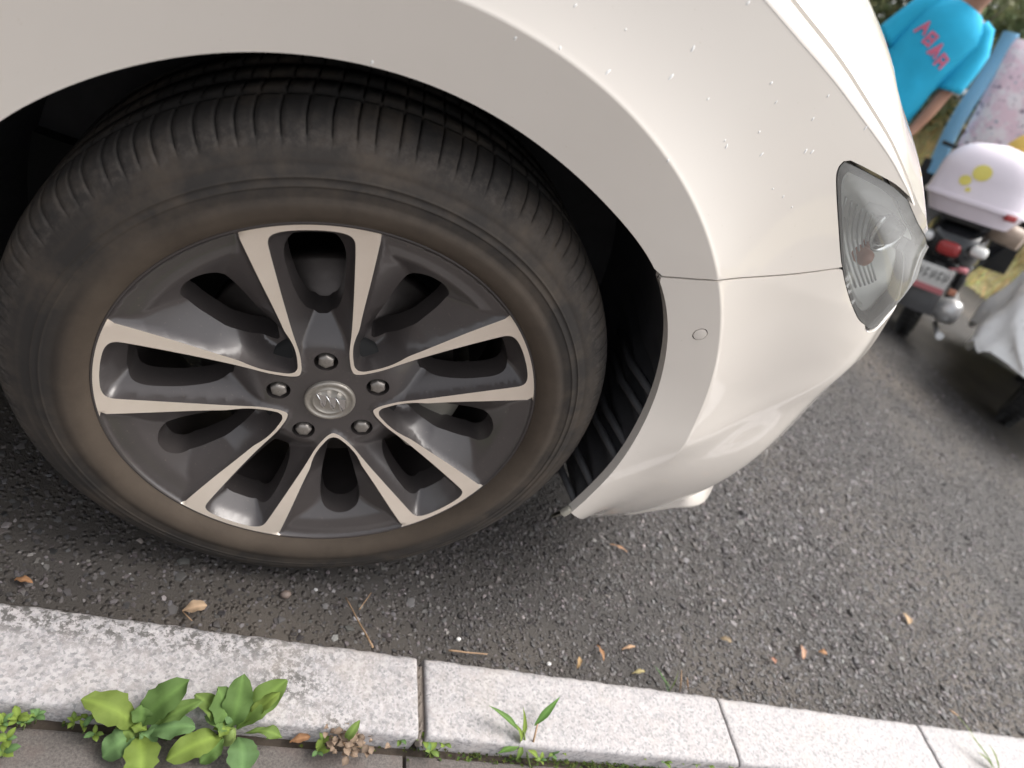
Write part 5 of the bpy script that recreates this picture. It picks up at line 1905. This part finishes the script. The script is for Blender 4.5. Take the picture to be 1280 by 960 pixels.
    def sheet(y0, y1, z0, z1, x0, bulge, wob, thick=0.025):
        m_ = MB(); f, b = [], []
        for t in np.linspace(0, 1, 22):
            rf, rb = [], []
            for s in np.linspace(0, 1, 26):
                y = y0 + (y1 - y0) * s; z = z0 + (z1 - z0) * t
                x = x0 + bulge * math.cos((s - 0.5) * 3.0) + wob * math.sin(s * 14 + t * 5) + 0.10 * (1 - t)
                e = min(s, 1 - s, t, 1 - t)
                th_ = thick * min(1, e / 0.08) ** 0.5
                rf.append((x - th_, y, z)); rb.append((x + th_, y, z))
            f.append(rf); b.append(rb)
        m_.grid(f); m_.grid(b)
        return m_
    sheet(0.29, -0.50, 0.84, 1.62, 0.98, 0.08, 0.014).build('quilt_panel', M['pink'], q)
    mb = MB()
    rows = []                                     # flat folded band down the left edge
    for t in np.linspace(0, 1, 24):
        z = 0.80 + 0.84 * t
        x = 1.08 - 0.10 * t + 0.012 * math.sin(t * 9)
        y = 0.335 + 0.02 * math.sin(t * 5)
        rows.append([(x + dx, y + dy, z) for dx, dy in ((0.0, -0.045), (-0.022, -0.03), (-0.03, 0.0), (-0.022, 0.03), (0.0, 0.045), (0.02, 0.03), (0.026, 0.0), (0.02, -0.03))])
    mb.grid(rows, cv=True); mb.build('blue_binding', M['blueborder'], q)
    return r
sc = scooter()
HD = rad(41.5)
SCP = (3.20, 2.17, 0.0)
SCL = rad(15)
place(sc, SCP, HD, SCL)
sc.scale = (1.0, 1.0, 1.0)

# yellow cushion on the seat, behind the top box
def cushion():
    mb = MB(); rows = []
    for la in np.linspace(-1.55, 1.55, 14):
        k = math.cos(la)
        rows.append([(0.17 * k * math.cos(a) * (1 + 0.05 * math.cos(4 * a)), 0.15 * k * math.sin(a), 0.21 * math.sin(la)) for a in np.linspace(0, 2 * math.pi, 24, endpoint=False)])
    mb.grid(rows, cv=True)
    o = mb.build('cushion', M['cushion'])
    tag(o, 'round yellow cushion set on the scooter seat before the pink quilt', 'cushion')
    Mx = Matrix.Translation(SCP) @ (Matrix.Rotation(HD, 4, 'Z') @ Matrix.Rotation(-SCL, 4, 'X')) @ Matrix.Scale(1.0, 4)
    o.matrix_world = Mx @ Matrix.Translation((0.36, -0.11, 0.945))
cushion()

# second scooter under a rain cover
def covered():
    r = tag(empty('covered_scooter', (0, 0, 0)), 'scooter hidden under a crumpled silver rain cover', 'scooter', 'scooters parked beyond the car')
    wheel_at(r, 'rear_wheel', 0.0, 0.23, 0.10)
    wheel_at(r, 'front_wheel', 1.25, 0.23, 0.09)
    mb = MB(); loft(mb, [(-0.12, 0.10, 0.35, 0.50), (0.1, 0.13, 0.30, 0.6), (0.5, 0.14, 0.26, 0.6), (1.0, 0.12, 0.26, 0.7), (1.15, 0.08, 0.4, 0.8)]); mb.build('body', M['blackplastic'], r)
    m_ = MB(); rows = []
    xs = np.linspace(-0.42, 1.62, 60)
    top = lambda x: np.interp(x, [-0.42, -0.34, -0.2, 0.1, 0.5, 0.75, 0.95, 1.1, 1.3, 1.5, 1.62], [0.44, 0.66, 0.80, 0.84, 0.80, 0.84, 1.08, 1.12, 0.86, 0.60, 0.34])
    hwf = lambda x: np.interp(x, [-0.42, -0.36, -0.2, 0.2, 0.6, 0.95, 1.2, 1.5, 1.62], [0.10, 0.24, 0.31, 0.34, 0.34, 0.42, 0.34, 0.22, 0.08])
    for i, x in enumerate(xs):
        tz, hw = top(x), hwf(x)
        row = []
        for a in np.linspace(-1.0, 1.0, 61):
            s = a
            bot_ = 0.20 + 0.14 * max(0, 1 - (x + 0.42) / 0.5) + 0.05 * math.sin(x * 9 + (2 if a > 0 else 0)) + 0.02 * math.sin(x * 31)
            # drape: flat top, then hangs
            k = abs(s)
            if k < 0.35:
                y = hw * 0.82 * k / 0.35; z = tz - 0.05 * (k / 0.35) ** 2
            else:
                t = (k - 0.35) / 0.65
                y = hw * (0.82 + 0.25 * math.sin(t * 1.57)); z = tz - 0.05 - (tz - 0.05 - bot_) * t
            w_ = 0.016 * math.sin(x * 17 + k * 4 + (1 if a > 0 else 0)) * k + 0.013 * math.sin(x * 41 + k * 9) * k + 0.010 * math.sin(k * 23 + x * 7)
            row.append((x + 0.01 * math.sin(k * 15), math.copysign(y + w_, s if s else 1), z + 0.010 * math.sin(x * 23 + k * 11)))
        rows.append(row)
    m_.grid(rows)
    for end in (0, -1):                        # hanging ends
        e_ = rows[end]
        n = len(e_)
        c0 = len(m_.v)
        bz = 0.30
        low = [(x, y, min(z, bz)) for x, y, z in e_]
        m_.grid([e_, low])
    m_.build('rain_cover', M['cover'], r)
    return r
cv = covered()
cvp = pxz(1262, 532, 0.0)
place(cv, (float(cvp[0]) - 0.04, float(cvp[1]) + 0.02, 0.0), rad(36), rad(4))

# ================================================================== PERSON
def person():
    pos = np.array([2.675, 3.085, 0.0])
    yaw = math.atan2(CAM[1] - pos[1], CAM[0] - pos[0]) - math.pi / 2     # local +Y looks at the road side
    r = tag(empty('person', (0, 0, 0)), 'person in bright blue t-shirt with pink lettering standing behind the car', 'person')
    # body: one skinned surface
    vs, es, rd = [], [], []
    def V(p, q): vs.append(p); rd.append(q); return len(vs) - 1
    def chain(start, pts):
        i = start
        for p, q in pts:
            j = V(p, q); es.append((i, j)); i = j
        return i
    pel = V((0, 0, 0.93), (0.145, 0.105))
    ch = chain(pel, [((0, 0, 1.06), (0.125, 0.095)), ((0, 0, 1.22), (0.145, 0.105)), ((0, -0.005, 1.345), (0.125, 0.085))])
    nk = chain(ch, [((0, 0.0, 1.42), (0.058, 0.056)), ((0, 0.012, 1.48), (0.055, 0.055)), ((0, 0.02, 1.53), (0.062, 0.07))])
    for s in (-1, 1):
        k = chain(pel, [((s * 0.095, 0, 0.86), (0.085, 0.09)), ((s * 0.10, 0.005, 0.66), (0.075, 0.078)), ((s * 0.10, 0.015, 0.47), (0.054, 0.058)), ((s * 0.102, -0.01, 0.30), (0.052, 0.056)), ((s * 0.105, -0.015, 0.09), (0.034, 0.038)), ((s * 0.108, 0.03, 0.045), (0.036, 0.03)), ((s * 0.115, 0.13, 0.03), (0.034, 0.022))])
        w_ = chain(ch, [((s * 0.15, -0.005, 1.365), (0.062, 0.058)), ((s * 0.195, 0.0, 1.26), (0.048, 0.048)), ((s * 0.215, 0.0, 1.09), (0.038, 0.040)), ((s * 0.228, 0.03, 0.97), (0.036, 0.037)), ((s * 0.232, 0.06, 0.83), (0.024, 0.027))])
        pm = chain(w_, [((s * 0.230, 0.07, 0.785), (0.020, 0.034)), ((s * 0.228, 0.075, 0.745), (0.018, 0.036))])
        for k, (dy, L) in enumerate(((0.030, 0.062), (0.011, 0.070), (-0.009, 0.066), (-0.028, 0.052))):
            chain(pm, [((s * 0.226, 0.075 + dy, 0.735), (0.009, 0.009)), ((s * 0.220, 0.078 + dy * 1.1, 0.735 - L * 0.5), (0.0085, 0.0085)), ((s * 0.208, 0.080 + dy * 1.1, 0.735 - L), (0.007, 0.007))])
        chain(w_, [((s * 0.222, 0.108, 0.785), (0.011, 0.011)), ((s * 0.212, 0.128, 0.755), (0.009, 0.009)), ((s * 0.205, 0.134, 0.73), (0.0075, 0.0075))])
    me = bpy.data.meshes.new('body_cage')
    me.from_pydata(vs, es, [])
    ob = bpy.data.objects.new('body_cage', me)
    COL.objects.link(ob)
    md = ob.modifiers.new('skin', 'SKIN')
    md.use_smooth_shade = True
    if not me.skin_vertices:
        me.skin_vertices.new() if hasattr(me.skin_vertices, 'new') else None
    sv = me.skin_vertices[0].data
    for i, q in enumerate(rd):
        sv[i].radius = q
        sv[i].use_root = (i == 0)
    sb = ob.modifiers.new('sub', 'SUBSURF'); sb.levels = 2; sb.render_levels = 2
    dg = bpy.context.evaluated_depsgraph_get()
    m2 = bpy.data.meshes.new_from_object(ob.evaluated_get(dg))
    bpy.data.objects.remove(ob, do_unlink=True)
    m2.materials.clear(); m2.materials.append(M['skin'])
    b = bpy.data.objects.new('body', m2); COL.objects.link(b); b.parent = r
    # head
    mb = MB(); rows = []
    for la in np.linspace(-1.5, 1.5, 24):
        row = []
        for lo in np.linspace(0, 2 * math.pi, 32, endpoint=False):
            x, y, z = math.cos(la) * math.cos(lo), math.cos(la) * math.sin(lo), math.sin(la)
            X, Y, Z = 0.074 * x, 0.092 * y, 0.115 * z
            if z < 0: X *= 1 + 0.28 * z; Y *= 1 + 0.10 * z
            f = max(0, y)
            nose = math.exp(-((x / 0.16) ** 2 + ((z + 0.12) / 0.20) ** 2)) * f
            eye = sum(math.exp(-(((x - s * 0.38) / 0.18) ** 2 + ((z - 0.03) / 0.10) ** 2)) for s in (-1, 1)) * f
            mouth = math.exp(-((x / 0.28) ** 2 + ((z + 0.52) / 0.07) ** 2)) * f
            chin = math.exp(-((x / 0.3) ** 2 + ((z + 0.85) / 0.18) ** 2)) * f
            Y += 0.026 * nose - 0.010 * eye + 0.005 * mouth + 0.012 * chin
            row.append((X, Y + 0.022, Z + 1.595))
        rows.append(row)
    mb.grid(rows, cv=True); hd = mb.build('head', M['skin'], r)
    for s in (-1, 1):
        e_ = MB(); e_.lathe([(0.0005, 0.010), (0.008, 0.007), (0.012, 0.0), (0.010, -0.006)], lambda a, b_, h: (s * 0.029 + a, 0.094 + h, 1.60 + b_ * 0.6), 14); e_.build('eye', M['eye'], hd)
        e_ = MB(); e_.lathe([(0.0005, 0.0112), (0.004, 0.0105), (0.0055, 0.007)], lambda a, b_, h: (s * 0.029 + a, 0.094 + h, 1.60 + b_), 12); e_.build('iris', M['hair'], hd)
        e_ = MB(); e_.lathe([(0.012, -0.006), (0.017, 0.0), (0.014, 0.006), (0.006, 0.004)], lambda a, b_, h: (s * (0.074 + h), 0.015 + a * 0.8, 1.595 + b_ * 1.6), 14); e_.build('ear', M['skin'], hd)
    l_ = MB(); l_.tube([(-0.024, 0.100, 1.532), (0, 0.108, 1.534), (0.024, 0.100, 1.532)], [0.003, 0.006, 0.003], 8); l_.build('mouth', simple('lips', (0.36, 0.13, 0.11), 0.5), hd)
    h_ = MB(); rows = []
    for la in np.linspace(-0.35, 1.53, 14):
        row = []
        for lo in np.linspace(0, 2 * math.pi, 32, endpoint=False):
            x, y, z = math.cos(la) * math.cos(lo), math.cos(la) * math.sin(lo), math.sin(la)
            k = 1.09 + 0.015 * math.sin(lo * 9 + la * 5)
            if y > 0.15 and z < 0.55: k = 0.93
            row.append((0.074 * x * k, 0.092 * y * k + 0.020, 0.115 * z * k + 1.60))
        rows.append(row)
    h_.grid(rows, cv=True); h_.build('hair', M['hair'], hd)
    # t-shirt
    def ring(z, a, b_, n=36, fold=0.0, yo=0.0):
        return [(a * math.cos(t) * (1 + fold * math.sin(5 * t + z * 20)), yo + b_ * math.sin(t) * (1 + fold * math.sin(7 * t + z * 31)), z) for t in np.linspace(0, 2 * math.pi, n, endpoint=False)]
    mb = MB()
    S = [(0.845, 0.180, 0.125, .05), (0.85, 0.190, 0.136, .05), (0.90, 0.186, 0.134, .035), (0.95, 0.180, 0.128, .05), (1.00, 0.178, 0.130, .03), (1.05, 0.174, 0.124, .045), (1.10, 0.178, 0.128, .02), (1.15, 0.180, 0.130, .03), (1.25, 0.186, 0.132, .012), (1.32, 0.188, 0.130, .006), (1.37, 0.165, 0.110, 0), (1.40, 0.125, 0.092, 0), (1.42, 0.088, 0.076, 0), (1.425, 0.078, 0.070, 0), (1.418, 0.072, 0.064, 0)]
    mb.grid([ring(z, a, b_, fold=f) for z, a, b_, f in S], cv=True)
    for s in (-1, 1):
        rows = []
        for (x, z, q) in ((0.09, 1.385, 0.050), (0.142, 1.362, 0.066), (0.178, 1.30, 0.070), (0.200, 1.22, 0.068), (0.215, 1.13, 0.070), (0.219, 1.10, 0.071), (0.219, 1.102, 0.064)):
            d = Vector((s * 0.35, 0, -1)).normalized() if z < 1.36 else Vector((s * 0.9, 0, -0.4)).normalized()
            a_ = Vector((0, 1, 0)); b2 = d.cross(a_)
            rows.append([Vector((s * x, 0.0, z)) + (a_ * math.cos(t) + b2 * math.sin(t)) * q * (1 + 0.04 * math.sin(3 * t + z * 30)) for t in np.linspace(0, 2 * math.pi, 20, endpoint=False)])
        mb.grid(rows, cv=True)
    sh = mb.build('t_shirt', M['blueshirt'], r)
    # blurred pink lettering in a gentle arc across the chest
    def chest(x, z):
        t = np.interp(z, [q[0] for q in S], [q[1] for q in S]); d = np.interp(z, [q[0] for q in S], [q[2] for q in S])
        return (x, d * math.sqrt(max(0.0, 1 - (x / t) ** 2)) + 0.006, z)
    glyphs = [[((-0.024, -0.03), (0.0, 0.03)), ((0.0, 0.03), (0.022, -0.02)), ((-0.012, 0.0), (0.012, 0.002))],
              [((-0.018, -0.026), (-0.016, 0.028)), ((-0.016, 0.028), (0.02, 0.026)), ((0.02, 0.026), (0.018, -0.028)), ((-0.016, 0.002), (0.018, 0.0)), ((-0.018, -0.024), (0.018, -0.026))],
              [((-0.022, -0.028), (0.002, 0.03)), ((0.002, 0.03), (0.022, -0.028)), ((-0.004, -0.028), (0.002, 0.01))],
              [((-0.018, -0.028), (-0.018, 0.028)), ((-0.018, 0.028), (0.018, 0.020)), ((0.018, 0.020), (0.018, -0.028)), ((-0.018, -0.004), (0.018, -0.006))]]
    for k, gl_ in enumerate(glyphs):
        cx = 0.105 - 0.062 * k            # seen from the front the wording runs from the wearer's right
        cx = -cx if False else cx
        cz = 1.235 - 0.020 * k
        m_ = MB()
        for a, b_ in gl_:
            dx_, dz_ = b_[0] - a[0], b_[1] - a[1]; L_ = math.hypot(dx_, dz_); ox, oz = -dz_ / L_ * 0.0065, dx_ / L_ * 0.0065
            m_.grid([[chest(cx - (a[0] + dx_ * t + ox * q), cz + a[1] + dz_ * t + oz * q) for q in (-1, 0, 1)] for t in np.linspace(-0.1, 1.1, 6)])
        m_.build('shirt_letter', M['print'], sh)
    # trousers and shoes
    mb = MB()
    mb.grid([ring(z, a, b_, fold=0.02) for z, a, b_ in ((0.99, 0.155, 0.115), (0.93, 0.172, 0.125), (0.86, 0.185, 0.13), (0.80, 0.185, 0.125), (0.775, 0.15, 0.09))], cv=True)
    for s in (-1, 1):
        rows = []
        for z, q, x in ((0.86, 0.098, 0.09), (0.70, 0.092, 0.098), (0.50, 0.078, 0.10), (0.30, 0.072, 0.103), (0.10, 0.066, 0.105), (0.09, 0.060, 0.105)):
            rows.append([(s * x + q * math.cos(t), 0.0 + q * 1.02 * math.sin(t), z) for t in np.linspace(0, 2 * math.pi, 20, endpoint=False)])
        mb.grid(rows, cv=True)
    mb.build('trousers', M['trousers'], r)
    for s in (-1, 1):
        m_ = MB()
        rows = []
        for y, hw, z1 in ((-0.085, 0.025, 0.06), (-0.07, 0.038, 0.09), (-0.01, 0.043, 0.10), (0.06, 0.046, 0.085), (0.13, 0.048, 0.06), (0.175, 0.035, 0.045), (0.19, 0.012, 0.03)):
            rows.append([(s * 0.11 + a, y, b_) for a, b_ in rrect(hw, 0.0, z1, 16, 2.6)])
        m_.grid(rows, cv=True); m_.build('shoe', M['shoe'], r)
    r.location = tuple(pos)
    r.rotation_euler = (Matrix.Rotation(yaw, 3, 'Z') @ Matrix.Rotation(rad(-6), 3, 'Y')).to_euler()
person()

for o in bpy.data.objects:
    if '_w' in o:
        del o['_w']
